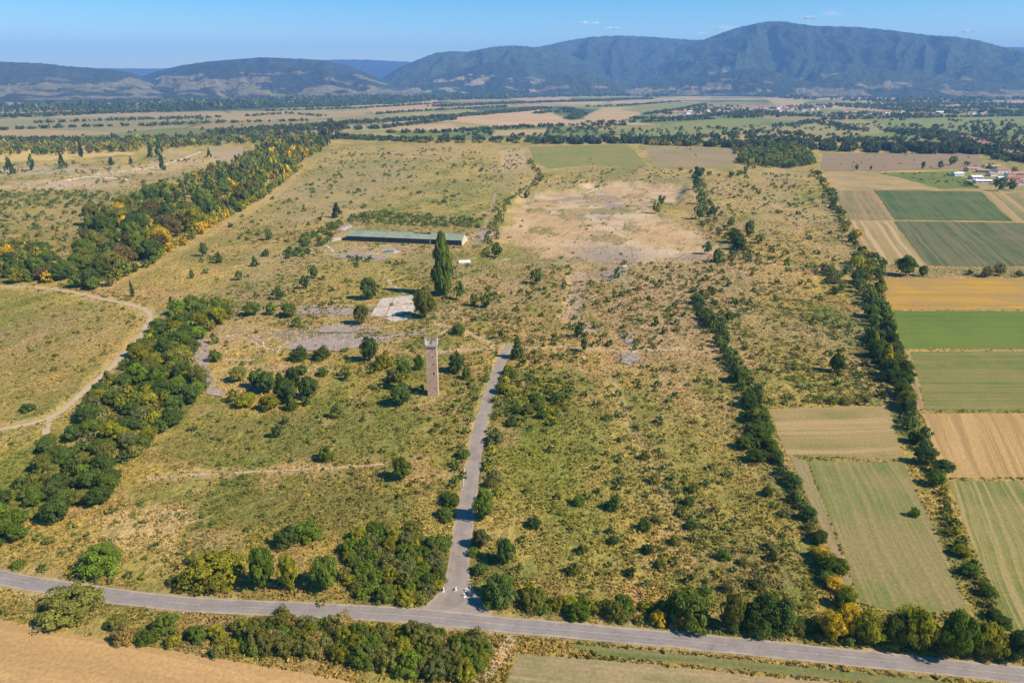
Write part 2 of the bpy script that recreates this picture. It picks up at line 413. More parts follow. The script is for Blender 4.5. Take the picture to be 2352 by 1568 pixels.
BLOBS = [   # mark, radii (picture units), colour, weight : bare soil, lush hollows, dry slopes
    (150, 800, 220, 110, (.23, .175, .070), .8), (60, 1080, 110, 110, (.12, .135, .030), .9), (40, 740, 140, 50, (.17, .15, .058), .5),
    (330, 1210, 150, 55, (.37, .26, .155), .85), (420, 1170, 90, 40, (.33, .235, .14), .6), (250, 1265, 120, 25, (.27, .20, .09), .6), (520, 1230, 60, 30, (.30, .21, .12), .5),
    (640, 1000, 320, 60, (.138, .128, .040), .8), (700, 1160, 330, 60, (.145, .126, .042), .8), (880, 1010, 130, 70, (.15, .140, .040), .6),
    (1250, 1080, 110, 120, (.175, .165, .035), .7), (1330, 1250, 150, 120, (.160, .155, .042), .7), (1600, 1130, 170, 190, (.180, .160, .050), .7),
    (1550, 960, 170, 90, (.195, .165, .055), .6), (1700, 1310, 120, 60, (.23, .155, .085), .7), (1250, 940, 120, 60, (.15, .145, .035), .6),
    (1500, 740, 210, 130, (.285, .195, .112), 1.0), (1300, 660, 170, 50, (.27, .19, .105), .8), (700, 745, 260, 60, (.275, .20, .115), .6), (1560, 560, 110, 60, (.30, .205, .125), .8), (1250, 700, 110, 70, (.205, .165, .07), .6), (1820, 780, 130, 110, (.215, .18, .058), .8),
    (1940, 740, 60, 70, (.13, .145, .04), .8), (1860, 880, 140, 40, (.19, .175, .045), .7), (1760, 480, 120, 90, (.265, .19, .10), .7),
    (1700, 640, 130, 40, (.29, .195, .12), .6), (1540, 640, 140, 40, (.29, .20, .125), .7), (700, 620, 220, 90, (.20, .170, .065), .6),
    (560, 530, 160, 60, (.24, .18, .08), .6), (850, 420, 200, 50, (.20, .165, .07), .6), (900, 380, 200, 25, (.14, .145, .05), .5), (1000, 350, 150, 15, (.25, .18, .10), .6),
    (1060, 430, 140, 40, (.16, .15, .055), .6), (1350, 398, 190, 12, (.15, .14, .06), .6), (900, 610, 180, 22, (.22, .18, .07), .5), (860, 655, 90, 30, (.18, .165, .045), .6),
    (830, 578, 130, 18, (.36, .27, .18), .8), (1110, 540, 30, 30, (.29, .24, .19), .6), (1040, 720, 60, 25, (.33, .235, .14), .8), (980, 760, 60, 10, (.33, .235, .14), .7),
    (760, 715, 110, 14, (.33, .28, .22), .9), (740, 770, 160, 26, (.31, .25, .18), .8), (560, 760, 90, 22, (.29, .215, .13), .7), (560, 880, 60, 22, (.30, .22, .14), .6),
    (640, 845, 150, 14, (.28, .205, .13), .7), (455, 830, 22, 70, (.27, .21, .16), .6), (880, 870, 110, 45, (.15, .15, .035), .6), (1010, 912, 50, 16, (.28, .20, .11), .6),
    (560, 460, 120, 30, (.27, .20, .095), .5), (300, 420, 160, 40, (.20, .165, .07), .5), (150, 424, 150, 13, (.40, .29, .20), 1.1), (170, 455, 180, 18, (.14, .14, .05), .5), (280, 392, 150, 12, (.36, .27, .17), .9), (90, 392, 110, 9, (.40, .31, .21), 1.1), (440, 372, 90, 14, (.34, .245, .15), .8), (470, 400, 90, 16, (.13, .13, .04), .8), (280, 470, 160, 12, (.12, .125, .04), .8),
    (430, 352, 70, 10, (.33, .25, .16), .6), (100, 500, 140, 40, (.21, .17, .07), .6), (1440, 822, 26, 15, (.27, .21, .185), .9), (1440, 778, 18, 16, (.27, .21, .185), .8), (1400, 632, 50, 16, (.30, .23, .19), .7),
    (1600, 830, 60, 20, (.25, .18, .10), .5), (2090, 850, 30, 60, (.26, .18, .10), .6), (2260, 402, 110, 16, (.15, .16, .035), .7), (2250, 470, 120, 25, (.18, .165, .06), .6), (2300, 625, 260, 12, (.14, .14, .05), .8),
    (1150, 1500, 40, 35, (.36, .26, .15), .7), (1700, 425, 130, 30, (.24, .175, .09), .6), (1120, 1430, 300, 60, (.15, .125, .05), .5), (1900, 1460, 400, 40, (.11, .115, .035), .7), (1500, 1440, 300, 25, (.12, .12, .035), .6), (750, 1480, 420, 40, (.12, .115, .04), .7), (2095, 1000, 34, 130, (.12, .125, .042), .8), (2225, 1300, 50, 160, (.12, .125, .042), .8), (1790, 1120, 30, 120, (.125, .125, .042), .7), (900, 1310, 130, 80, (.11, .11, .035), .7), (1610, 480, 60, 70, (.25, .165, .095), .7), (1640, 590, 90, 30, (.27, .18, .10), .7), (1180, 375, 50, 30, (.30, .20, .115), .6), (1000, 345, 160, 14, (.25, .175, .09), .6), (700, 350, 80, 22, (.13, .13, .04), .6), (500, 1390, 500, 60, (.15, .125, .05), .5),
]

def wild_relief(X, Y):
    return 0.45 * (fbm(X / 38, Y / 38, 31, 3) - 0.5) * 2

LINES_FLAT = [(ROAD, 9), (SIDE, 8)]
def gz(X, Y):
    """height of the ground sheet"""
    X = np.asarray(X, float); Y = np.asarray(Y, float)
    flat = np.ones(X.shape)
    near = (Y < 1500) & (Y > 20)
    z = np.zeros(X.shape)
    if near.any():
        xs, ys = X[near], Y[near]
        f = np.ones(xs.shape)
        for ln, w in LINES_FLAT: f = np.minimum(f, sstep(w * .7, w * 2.2, seg_dist(xs, ys, ln[::3])))
        for q in FIELDS: f = np.minimum(f, 1 - sstep(-14, -2, poly_dist(xs, ys, q[0])))
        f = np.minimum(f, sstep(4, 12, np.hypot(xs - TOWER_AT[0], ys - TOWER_AT[1])))
        f = np.minimum(f, sstep(18, 40, seg_dist(xs, ys, np.array([BARN_A, BARN_B]) + (0, 10))))
        w = wild_relief(xs, ys) * f
        wob = 9 * (fbm(xs / 16, ys / 16, 5, 3) - .5) * 2
        d = poly_dist(xs, ys, PIT) + wob
        north = sstep(660, 760, ys)
        w = w - sstep(-3, 7, d) * (0.4 + 3.2 * north) * f
        w = w + 1.0 * sstep(-16, -3, d) * (1 - sstep(-3, 3, d)) * north * fbm(xs / 9, ys / 9, 8, 2) * 2
        z[near] = w
    return z

def gz1(p): return float(gz(np.array([p[0]]), np.array([p[1]]))[0])

# ------------------------------------------------------------------ ground sheet
def build_ground():
    vs = np.concatenate([np.linspace(1700, 330, 400), np.linspace(328, 230, 85), np.linspace(229, 196, 40)])
    Ys = np.array([P(1176, v)[1] for v in vs])
    Ys = np.concatenate([np.linspace(-400, Ys[0] - 8, 12), Ys, [11500, 14000, 18500]])
    ts = np.concatenate([np.linspace(-1.6, -0.86, 25), np.linspace(-0.85, 0.85, 521), np.linspace(0.86, 1.6, 25)])
    W = np.maximum(Ys * CT + CAM_H * ST, 130.0)
    X = W[:, None] * ts[None, :]; Y = np.repeat(Ys[:, None], len(ts), 1)
    x, y = X.ravel(), Y.ravel()
    z = gz(x, y)
    # colour of soil and sward
    n1 = fbm(x / 45, y / 70, 3, 4); n2 = fbm(x / 12, y / 16, 4, 3); n3 = fbm(x / 140, y / 200, 6, 3)
    straw = np.array([.270, .200, .070]); olive = np.array([.180, .155, .045]); green = np.array([.130, .140, .034]); brown = np.array([.230, .155, .072])
    c = olive + (straw - olive) * sstep(.38, .62, n1)[:, None]
    c = c + (green - c) * (.7 * sstep(.55, .72, n3))[:, None]
    c = c + (brown - c) * (.6 * sstep(.55, .70, n2))[:, None]
    # thin scrub, bare earth and dry grass in patches of ten to forty metres
    pa = fbm(x / 24, y / 30, 101, 5); pb = fbm(x / 15, y / 20, 102, 4); pc = fbm(x / 33, y / 42, 103, 5)
    c = c + (np.array([.120, .132, .034]) - c) * (.70 * sstep(.53, .63, pa))[:, None]
    c = c + (np.array([.290, .195, .105]) - c) * (.65 * sstep(.58, .66, pb))[:, None]
    c = c + (np.array([.290, .220, .078]) - c) * (.60 * sstep(.55, .64, pc))[:, None]
    for bx, bv, rx, ry, col, wgt in BLOBS:
        o = P(bx, bv); sx = rx * m_per(o); sy = abs(P(bx, bv - ry)[1] - P(bx, bv + ry)[1]) / 2
        r = np.hypot((x - o[0]) / sx, (y - o[1]) / sy)
        sel = r < 1.8
        if not sel.any(): continue
        rr = r[sel] + (fbm(x[sel] / (sx * .22 + 3), y[sel] / (sy * .22 + 3), int(bx) % 97, 4) - .5) * 1.3
        k = wgt * .85 * sstep(1.15, .5, rr)
        c[sel] = c[sel] + (np.array(col) - c[sel]) * k[:, None]
    grassy = np.ones(len(x)); relief = np.ones(len(x))
    # the dug-out pit floor
    d = poly_dist(x, y, PIT) + 26 * (fbm(x / 30, y / 36, 5, 5) - .5) * 2
    k = sstep(-9, 16, d) * (1 - .8 * sstep(.57, .66, fbm(x / 22, y / 34, 19, 5)))
    m = fbm(x / 30, y / 40, 12, 4); m2 = fbm(x / 7, y / 11, 13, 3)
    pit = np.array([.325, .222, .128]) + (np.array([.39, .285, .175]) - np.array([.325, .222, .128])) * sstep(.5, .7, m)[:, None]
    pit = pit + (np.array([.25, .19, .145]) - pit) * (.8 * sstep(.56, .68, fbm(x / 55, y / 55, 15, 3)))[:, None]
    pit = pit + (np.array([.20, .165, .075]) - pit) * (.7 * sstep(.60, .70, m2))[:, None]
    m3 = fbm(x / 40, y / 12, 16, 4)
    pit = pit + (np.array([.46, .35, .24]) - pit) * (.75 * sstep(.60, .68, m3))[:, None]
    pit = pit + (np.array([.255, .205, .17]) - pit) * (.8 * np.exp(-((x - P(1400, 585)[0]) / 26) ** 2 - ((y - P(1400, 585)[1]) / 34) ** 2))[:, None]
    c = c + (pit - c) * k[:, None]; grassy *= 1 - .85 * k; relief *= 1 - .7 * k
    rim = np.exp(-((d - 3) / 3.0) ** 2) * sstep(660, 760, y)
    c = c + (np.array([.33, .245, .155]) - c) * (rim * .7)[:, None]
    # far plain: a quilt of fields
    far = sstep(1450, 1650, y + 120 * (n3 - .5))
    ca, sa = math.cos(.35), math.sin(.35)
    u = (x * ca + y * sa) / 520; w = (-x * sa + y * ca) / 360
    u = u + .5 * (fbm(u * .7, w * .7, 40, 2) - .5); w = w + .6 * (fbm(u * .7 + 9, w * .7, 41, 2) - .5)
    row = np.floor(w); cell = np.floor(u + _hash(row, row * 0, 77)); h = _hash(cell, row, 78); h2 = _hash(cell, row, 79)
    pal = np.array([[.37, .265, .11], [.25, .21, .07], [.15, .18, .04], [.30, .225, .09], [.20, .195, .05], [.40, .28, .13], [.085, .115, .035], [.27, .22, .08]])
    q = pal[(h * 7.99).astype(int)] * (.85 + .3 * h2)[:, None]
    q = q * (.85 + .3 * fbm(x / 60, y / 90, 44, 3))[:, None]
    edge = np.minimum(np.abs(w - np.round(w)) * 360, np.abs((u + _hash(row, row * 0, 77)) % 1 - .0) * 520)
    q = q + (np.array([.06, .075, .03]) - q) * (.8 * sstep(14, 4, edge))[:, None]
    c = c + (q - c) * far[:, None]
    for poly, col in FARW:
        dd = poly_dist(x, y, poly); k = sstep(-3, 3, dd + 6 * (n2 - .5) * np.clip(y / 1500, .5, 3))
        cc = np.array(col)[None, :] * (.88 + .24 * fbm(x / 70, y / 110, 50, 3))[:, None]
        c = c + (cc - c) * k[:, None]; grassy *= 1 - .6 * k; relief *= 1 - .5 * k
    for q in FIELDS:
        grassy *= 1 - sstep(-4, 0, poly_dist(x, y, q[0]))
    # trodden verges beside the tracks and roads
    for ln, w0, w1, col, kk in ((ROAD, 2.7, 3.8, (.25, .19, .11), .6), (SIDE, 2.6, 3.8, (.28, .21, .13), .5), (TRACK_LEFT, 2.2, 7, (.30, .225, .11), .7), (PATH_BELT, 4, 13, (.27, .20, .095), .6), (PATH_MID, 1, 4, (.30, .21, .12), .6),
                               (PATH_EAST, 1.5, 5, (.33, .235, .14), .7), (PATH_WEST, 1.5, 5, (.32, .23, .14), .6), (PATH_CROSS, 1.5, 4, (.34, .25, .155), .7), (PATH_THIN, 1, 5, (.25, .19, .085), .6), (PATH_NORTH, 3.5, 8, (.31, .225, .155), .9), (PATH_RIGHT, 2, 6, (.29, .21, .12), .6)):
        sel = y < 1500
        k = np.zeros(len(x)); k[sel] = kk * sstep(w1, w0, seg_dist(x[sel], y[sel], ln[::2]) + 3.0 * (n2[sel] - .5) * 2)
        c = c + (np.array(col) - c) * k[:, None]; grassy *= 1 - .6 * k; relief *= 1 - .6 * k
    wildk = (1 - far)[:, None]
    wildk = wildk * (1 - .75 * sstep(.40, .54, c[:, 2] / c[:, 0]))[:, None]
    c = c * (1 + wildk * (1 - .45 * sstep(-4, 8, d))[:, None] * (np.array([.66, .50, .14]) - np.array([.12, .02, .06]) * sstep(300, 220, y)[:, None]))
    mid_ = sstep(230, 330, y) * (1 - sstep(900, 1300, y)) * sstep(.42, .62, fbm(x / 90, y / 140, 55, 3)) * grassy
    c = c + (np.array([.36, .26, .135]) - c) * (.42 * mid_ * (1 - far))[:, None]
    relief *= 1 - .75 * far; grassy *= 1 - .7 * far
    nr, nc = X.shape
    i = np.arange(nr - 1)[:, None] * nc + np.arange(nc - 1)[None, :]
    faces = np.stack([i, i + 1, i + nc + 1, i + nc], -1).reshape(-1, 4)
    me = mesh_np('ground', np.stack([x, y, z], 1), faces, c, {'relief': relief, 'grassy': grassy}, True, [ground_material()])
    tag(link('ground', me), kind='structure')
    return (Ys, W, ts, c.reshape(nr, nc, 3), grassy.reshape(nr, nc))

GRID = build_ground()
def ground_color(x, y):
    Ys, W, ts, c, g = GRID
    r = np.clip(np.searchsorted(Ys, y), 0, len(Ys) - 1)
    k = np.clip(np.searchsorted(ts, x / W[r]), 0, len(ts) - 1)
    return c[r, k], g[r, k]

# ------------------------------------------------------------------ roads, tracks, fields: sheets just above the ground
def ribbon(name, line, half, mat, lift, jitter=0.0, taper=False, kind='structure', parent=None, cols=7, seed=0, follow=True):
    t = np.gradient(line, axis=0); t /= np.linalg.norm(t, axis=1)[:, None] + 1e-9
    nrm = np.stack([-t[:, 1], t[:, 0]], 1)
    s = np.linspace(-1, 1, cols); L = np.arange(len(line)) * 3.0
    hw = half if np.ndim(half) else np.full(len(line), half)
    hl = hw + jitter * (fbm(L / 7, L * 0, seed + 1, 3) - .5) * 2; hr = hw + jitter * (fbm(L / 7, L * 0 + 5, seed + 2, 3) - .5) * 2
    off = np.where(s[None, :] < 0, s[None, :] * hr[:, None], s[None, :] * hl[:, None])
    pts = line[:, None, :] + nrm[:, None, :] * off[..., None]
    x, y = pts[..., 0].ravel(), pts[..., 1].ravel()
    z = (gz(x, y) if follow else 0) + lift + 0.02 * (1 - np.abs(np.tile(s, len(line))))
    i = np.arange(len(line) - 1)[:, None] * cols + np.arange(cols - 1)[None, :]
    f = np.stack([i, i + cols, i + cols + 1, i + 1], -1).reshape(-1, 4)[:, ::-1]
    me = mesh_np(name, np.stack([x, y, z], 1), f, None, {'across': np.tile(np.abs(s), len(line))}, True, [mat])
    o = link(name, me, parent)
    if kind: tag(o, kind=kind)
    return o

ASPHALT = road_material('worn_asphalt', (.240, .205, .180), (.42, .33, .25))
ASPHALT_PALE = road_material('pale_asphalt', (.270, .220, .178), (.36, .28, .20))
DIRT = road_material('trodden_earth', (.42, .32, .19), (.30, .22, .11))
DIRT_FAINT = road_material('faint_earth', (.31, .23, .115), (.22, .17, .075))
LINE_WHITE = simple('worn_road_paint', (.37, .335, .30), .3, 1.2)
road = ribbon('country_road', ROAD, 2.45, ASPHALT, .06, .25, follow=False)
s_ = np.arange(len(SIDE)) * 3.0
mouth_w = np.interp(s_, [0, 20, 90, 180], [3.0, 2.8, 2.3, 1.85]) + 6.0 * np.clip(1 - (s_ - 3) / 11.0, 0, 1) ** 1.6
side = ribbon('access_road', SIDE, mouth_w, ASPHALT_PALE, .035, .35, seed=3, follow=False)
# centre line of the country road: worn dashes
t_ = np.gradient(ROAD, axis=0); t_ /= np.linalg.norm(t_, axis=1)[:, None]
for k in range(6, len(ROAD) - 6, 3):
    if random.random() < .12: continue
    seg = ROAD[k:k + 4]
    ribbon('centre_line', seg, .065, LINE_WHITE, .086, kind=None, parent=road, cols=2, follow=False)
for name, ln, hw, mat, jit in (('dirt_track', smooth_line(PL([(1178, 1462), (1160, 1484), (1135, 1520), (1105, 1570), (1080, 1620)]), 2.0), 1.5, DIRT, .8), ('dirt_track', TRACK_LEFT, 1.5, DIRT, .7), ('dirt_track', TRACK_FORK, 1.2, DIRT, .6), ('dirt_track', TRACK_BRANCH, 1.1, DIRT_FAINT, .6),
                          ('footpath', PATH_MID, .7, DIRT, .6), ('footpath', PATH_CROSS, 1.0, DIRT, .5), ('footpath', PATH_EAST, .9, DIRT, .7), ('footpath', PATH_WEST, .9, DIRT, .6),
                          ('footpath', PATH_THIN, .45, DIRT_FAINT, .25), ('footpath', PATH_SLAB, 1.1, DIRT, .5), ('footpath', PATH_RIGHT, 1.4, DIRT_FAINT, .9), ('footpath', smooth_line(PL([(800, 497), (830, 481), (880, 486), (960, 496), (1010, 505), (1090, 502)]), 3.0), 1.1, DIRT, 1.2),
                          ('footpath', smooth_line(PL([(860, 400), (960, 408), (1060, 410), (1160, 412)]), 3.0), 1.2, DIRT_FAINT, 1.6), ('footpath', smooth_line(PL([(1140, 440), (1120, 500), (1100, 550), (1070, 572)]), 3.0), 1.8, DIRT_FAINT, 1.4)):
    ribbon(name, ln, hw, mat, .07, jit, seed=int(ln[0][0]) % 50)

def sheet(name, poly, mat, lift, rough=1.5, step=5.0, seed=0, parent=None, kind='structure'):
    """flat sheet with a slightly uneven outline"""
    p = np.vstack([poly, poly[:1]]); out = []
    for a, b in zip(p[:-1], p[1:]):
        n = max(1, int(np.linalg.norm(b - a) / step))
        for k in range(n): out.append(a + (b - a) * k / n)
    out = np.array(out); c = out.mean(0)
    d = out - c; r = np.linalg.norm(d, axis=1)[:, None]
    out = out + d / r * (fbm(out[:, 0] / (step * 2.2), out[:, 1] / (step * 2.2), seed, 3) - .5)[:, None] * 2 * rough
    m = MB(); m.v = [(q[0], q[1], lift) for q in out]; m.f = [tuple(range(len(out)))]
    me = m.mesh(name, mat)
    if me.polygons[0].normal.z < 0: me.flip_normals()
    return tag(link(name, me, parent), kind=kind)

for i, (poly, c1, c2, c3, ang, fr, stv, pt) in enumerate(FIELDS):
    far_ = np.mean(poly[:, 1])
    sheet('crop_field', poly, field_material('field_%d' % i, c1, c2, c3, ang, fr, stv, pt), .03 if far_ < 400 else .09, .8 if far_ < 500 else 2.0, 5 if far_ < 500 else 12, i)

OLD_ASPHALT = patched('old_weathered_asphalt', (.30, .235, .185), (.21, .165, .085))
OLD_CONCRETE = simple('old_pale_concrete', (.46, .385, .31), .35, .5, .9, .2)
def flat_at(pts): return PL(pts)
for i, pp in enumerate((
    [(690, 712), (760, 707), (815, 709), (815, 725), (745, 722), (690, 722)],
    [(650, 800), (690, 782), (770, 768), (850, 770), (905, 776), (860, 792), (780, 806), (700, 806)],
    [(730, 752), (790, 746), (840, 752), (800, 764), (735, 764)], [(880, 772), (940, 764), (985, 762), (985, 768), (930, 774)],
    [(434, 790), (446, 778), (472, 778), (478, 800), (482, 850), (498, 890), (520, 902), (510, 910), (476, 906), (456, 860), (446, 820)],
    [(1428, 812), (1464, 806), (1466, 822), (1446, 838), (1430, 832)], [(1424, 764), (1452, 766), (1458, 796), (1436, 788)],
    [(1384, 625), (1420, 612), (1444, 618), (1414, 646), (1386, 642)],
    [(1086, 550), (1114, 525), (1126, 530), (1104, 560)], [(775, 525), (795, 514), (812, 518), (790, 532), (772, 536)],
    [(760, 590), (800, 576), (860, 584), (900, 592), (860, 600)])):
    p = flat_at(pp)
    m = ribbon if False else None
    zc = max(gz1(q) for q in np.vstack([p, p.mean(0)[None]]))
    sheet('old_pavement', p, OLD_ASPHALT, zc + .12, 2.4, 2.0, 60 + i)
# ------------------------------------------------------------------ mountains
HILL = hill_material()
def massif(name, crest, Dc, Df, seed, forest, meadow, mead_top=.5, mead_amt=.5, spur=.30, prof=1.25, na=420, nd=90, lobes=26.0, back=1.5):
    """ridge whose sky line follows CREST (marks); DC, DF = distance of crest and foot as functions of azimuth"""
    az = []; tn = []
    for q in crest:
        a, t = crest_dir(*q); az.append(a); tn.append(t)
    A = np.linspace(az[0], az[-1], na)
    T = np.interp(A, az, tn)
    T = np.convolve(np.pad(T, 6, 'edge'), np.ones(13) / 13, 'valid')
    S = np.concatenate([np.linspace(0, 1, nd), np.linspace(1.03, back, 14)])
    dc = np.array([Dc(a) for a in A]); df = np.array([Df(a) for a in A])
    D = df[None, :] + (dc - df)[None, :] * S[:, None]
    Zc = (CAM_H + dc * T)[None, :]
    X = D * np.sin(A)[None, :]; Y = D * np.cos(A)[None, :]
    s = S[:, None] * np.ones_like(X)
    base = np.where(s <= 1, np.sin(np.pi / 2 * np.clip(s, 0, 1) ** prof), 1 - 1.2 * (s - 1) ** 1.2)
    wx = X + 500 * (fbm(X / 1500, Y / 1500, seed, 3) - .5); wy = Y + 500 * (fbm(X / 1500, Y / 1500, seed + 5, 3) - .5)
    aa = np.arctan2(wx, wy) * lobes
    rid = 1 - np.abs(2 * fbm(aa, s * 1.1 + seed, seed + 9, 3) - 1) * 1.9
    rid2 = 1 - np.abs(2 * fbm(wx / 420, wy / 620, seed + 12, 5) - 1) * 1.8
    env = np.clip(s, 0, 1) ** .7 * np.clip(1 - s, 0, 1) ** .75 * 2
    rid3 = 1 - np.abs(2 * fbm(wx / 170, wy / 260, seed + 14, 3) - 1) * 1.8
    z = Zc * (base + spur * env * (rid - .55) + .22 * env * (rid2 - .5) + .05 * env * (rid3 - .5))
    cap = CAM_H + D * T[None, :] * (.985) + (Zc - CAM_H) * 0
    z = np.where((s < 1) & (z > cap), cap - (0), z)
    z = np.where(s < .02, -3, np.maximum(z, -3))
    tree = 17 * (vnoise(X / 22, Y / 22, seed + 3) - .5) * np.clip(s * 3, 0, 1)
    z = z + tree
    n1 = .45 * fbm(X / 620, Y / 900 + z / 160, seed + 20, 3) + .55 * fbm(X / 190, Y / 420 + z / 50, seed + 24, 5); n2 = fbm(X / 70, Y / 120, seed + 21, 3); n3 = fbm(X / 1800, Y / 1800, seed + 22, 3)
    f = np.array(forest)[None, None, :] * (.45 + 1.1 * fbm(X / 55, Y / 40, seed + 30, 3))[..., None]
    f = f * (.85 + .35 * sstep(.35, .65, n3))[..., None]
    k = sstep(.03, .09, s) * sstep(.565, .605, n1 + .22 * (n2 - .5) + mead_amt * .13 - .35 * sstep(mead_top * .4, mead_top, s)) * (s < mead_top) * .85
    mcol = np.array(meadow)[None, None, :] * (.8 + .4 * n2)[..., None]
    c = f + (mcol - f) * k[..., None]
    nr, nc = X.shape
    i = np.arange(nr - 1)[:, None] * nc + np.arange(nc - 1)[None, :]
    faces = np.stack([i, i + 1, i + nc + 1, i + nc], -1).reshape(-1, 4)
    me = mesh_np(name, np.stack([X.ravel(), Y.ravel(), z.ravel()], 1), faces, c.reshape(-1, 3), None, True, [HILL])
    return tag(link(name, me), kind='structure')

MEADOW2 = (.17, .15, .07)
FOREST, MEADOW = (.042, .058, .024), (.23, .185, .09)
massif('mountain_ridge', [(-900, 165), (-300, 158), (230, 157), (300, 157), (372, 160), (520, 150), (740, 138), (830, 136), (935, 143), (1100, 150), (1500, 140), (2000, 130), (2280, 105), (2320, 106), (2360, 110), (2500, 118), (3100, 150)],
       lambda a: 15200, lambda a: 12800, 3, (.026, .036, .020), MEADOW, .1, 0, .15, 1.2, 300, 40)
massif('mountain', [(1120, 150), (1180, 118), (1240, 108), (1300, 94), (1360, 85), (1430, 82), (1500, 85), (1590, 92), (1660, 90), (1720, 100), (1800, 130), (1900, 170)],
       lambda a: 11200, lambda a: 7600, 11, FOREST, MEADOW2, .34, .3, .24, 1.6, 420, 120, 22.0)
massif('mountain', [(800, 210), (840, 200), (870, 185), (900, 166), (930, 150), (1000, 122), (1040, 118), (1070, 120), (1140, 107), (1180, 105), (1240, 110), (1300, 124), (1360, 146), (1420, 172), (1480, 195), (1540, 208)],
       lambda a: 9700, lambda a: 6500, 61, FOREST, MEADOW2, .45, .5, .24, 1.5, 420, 120, 22.0)
massif('mountain', [(1340, 208), (1420, 194), (1490, 166), (1550, 128), (1600, 98), (1640, 82), (1700, 62), (1750, 51), (1800, 50), (1870, 60), (1960, 62), (2050, 70), (2120, 80), (2200, 86), (2240, 92), (2290, 105), (2352, 120), (2480, 150), (2700, 165), (3000, 178)],
       lambda a: 9900, lambda a: 6600, 71, FOREST, MEADOW2, .40, .45, .26, 1.6, 620, 140, 24.0)
massif('hill', [(150, 215), (220, 200), (300, 184), (372, 162), (420, 150), (500, 140), (560, 136), (600, 133), (680, 135), (740, 139), (800, 152), (850, 172), (880, 186), (930, 198), (1000, 207)],
       lambda a: 8600, lambda a: 5200, 23, (.042, .052, .024), MEADOW, .9, .70, .24, 1.6, 420, 110, 24.0)
massif('hill', [(-900, 165), (-500, 152), (-250, 144), (0, 143), (100, 147), (180, 155), (250, 161), (300, 168), (340, 182), (400, 198), (460, 208)],
       lambda a: 8000, lambda a: 5000, 31, (.042, .051, .024), MEADOW, .85, .68, .22, 1.6, 420, 100, 22.0)
massif('foothill', [(820, 208), (880, 201), (960, 186), (1030, 168), (1090, 152), (1140, 142), (1190, 152), (1240, 182), (1290, 180), (1330, 178), (1380, 192), (1440, 206)],
       lambda a: 7900, lambda a: 6300, 43, (.040, .050, .022), (.36, .275, .12), .9, .98, .22, 1.4, 300, 70, 34.0)

for k_, cr in enumerate(([(1180, 210), (1230, 196), (1290, 174), (1340, 170), (1400, 184), (1470, 208)], [(1430, 209), (1540, 190), (1640, 172), (1720, 158), (1780, 166), (1860, 188), (1940, 208)], [(1790, 208), (1860, 188), (1950, 166), (2030, 160), (2120, 176), (2260, 190), (2420, 206)], [(1380, 209), (1440, 198), (1520, 186), (1590, 194), (1660, 208)])):
    massif('foothill', cr, lambda a: 7300, lambda a: 6100, 81 + k_ * 7, (.042, .056, .024), (.24, .19, .09), .85, .62, .22, 1.35, 260, 60, 34.0)

# ------------------------------------------------------------------ air
def build_haze():
    m = bpy.data.materials.new('pale_air'); m.use_nodes = True
    t = m.node_tree; t.nodes.clear()
    o = t.nodes.new('ShaderNodeOutputMaterial'); v = t.nodes.new('ShaderNodeVolumePrincipled')
    v.inputs['Color'].default_value = (*HAZE_COLOR, 1); v.inputs['Density'].default_value = HAZE_DENSITY; v.inputs['Anisotropy'].default_value = 0.0
    t.links.new(v.outputs[0], o.inputs['Volume'])
    b = MB(); b.box(-34000, 34000, -900, 18900, -6, 960)
    tag(b.build('haze', m), kind='stuff')
build_haze()

def quads(pos, nrm, size, r, stretch=1.0):
    """one leaf spray (quad) per position, facing NRM"""
    n = len(pos)
    a = r.normal(size=(n, 3)); u = np.cross(nrm, a); u /= np.linalg.norm(u, axis=1)[:, None] + 1e-9
    w = np.cross(nrm, u)
    s = size[:, None]
    bend = nrm * s * r.uniform(-.35, .35, (n, 1))
    v = np.stack([pos - u * s - bend, pos - w * s * stretch + bend, pos + u * s - bend, pos + w * s * stretch + bend], 1).reshape(-1, 3)
    return v, np.arange(n * 4).reshape(n, 4)

# ------------------------------------------------------------------ small fair-weather clouds beyond the mountains
def build_clouds():
    m = bpy.data.materials.new('cloud_vapour'); m.use_nodes = True
    t = m.node_tree; t.nodes.clear()
    o = t.nodes.new('ShaderNodeOutputMaterial'); v = t.nodes.new('ShaderNodeBsdfDiffuse'); w_ = t.nodes.new('ShaderNodeBsdfTranslucent'); mx = t.nodes.new('ShaderNodeMixShader')
    v.inputs['Color'].default_value = (.95, .95, .95, 1); w_.inputs['Color'].default_value = (.95, .95, .95, 1); mx.inputs[0].default_value = .4
    t.links.new(v.outputs[0], mx.inputs[1]); t.links.new(w_.outputs[0], mx.inputs[2]); t.links.new(mx.outputs[0], o.inputs['Surface'])
    r = np.random.default_rng(5)
    D = 24000.0
    for x, vv, w, h in ((1352, 53, 44, 9), (1408, 66, 34, 7), (1665, 64, 44, 9), (1612, 79, 36, 8), (1910, 33, 42, 12), (1862, 42, 28, 9), (2222, 72, 36, 7)):
        a, tn = crest_dir(x, vv)
        c = np.array([D * math.sin(a), D * math.cos(a), CAM_H + D * tn]); sc = D / FOCAL
        n = 130                      # a puff of small droplets, dense inside and fraying outwards
        blob = r.integers(0, 7, n); bx = np.linspace(-.36, .36, 7) + r.uniform(-.05, .05, 7); bs = (1.15 - 1.6 * np.abs(bx)) * r.uniform(.6, 1.2, 7)
        q = r.normal(size=(n, 3)) * np.array([.13 * w, .13 * w, .26 * h]) * sc * bs[blob][:, None]
        q[:, 0] += bx[blob] * w * sc
        nn = r.normal(size=(n, 3)) * .25 + SUN_DIR; nn /= np.linalg.norm(nn, axis=1)[:, None]
        V, F = quads(q + c, nn, r.uniform(12, 26, n), r)
        ob = link('cloud', mesh_np('cloud', V, F, None, None, False, [m]))
        tag(ob, kind='stuff')

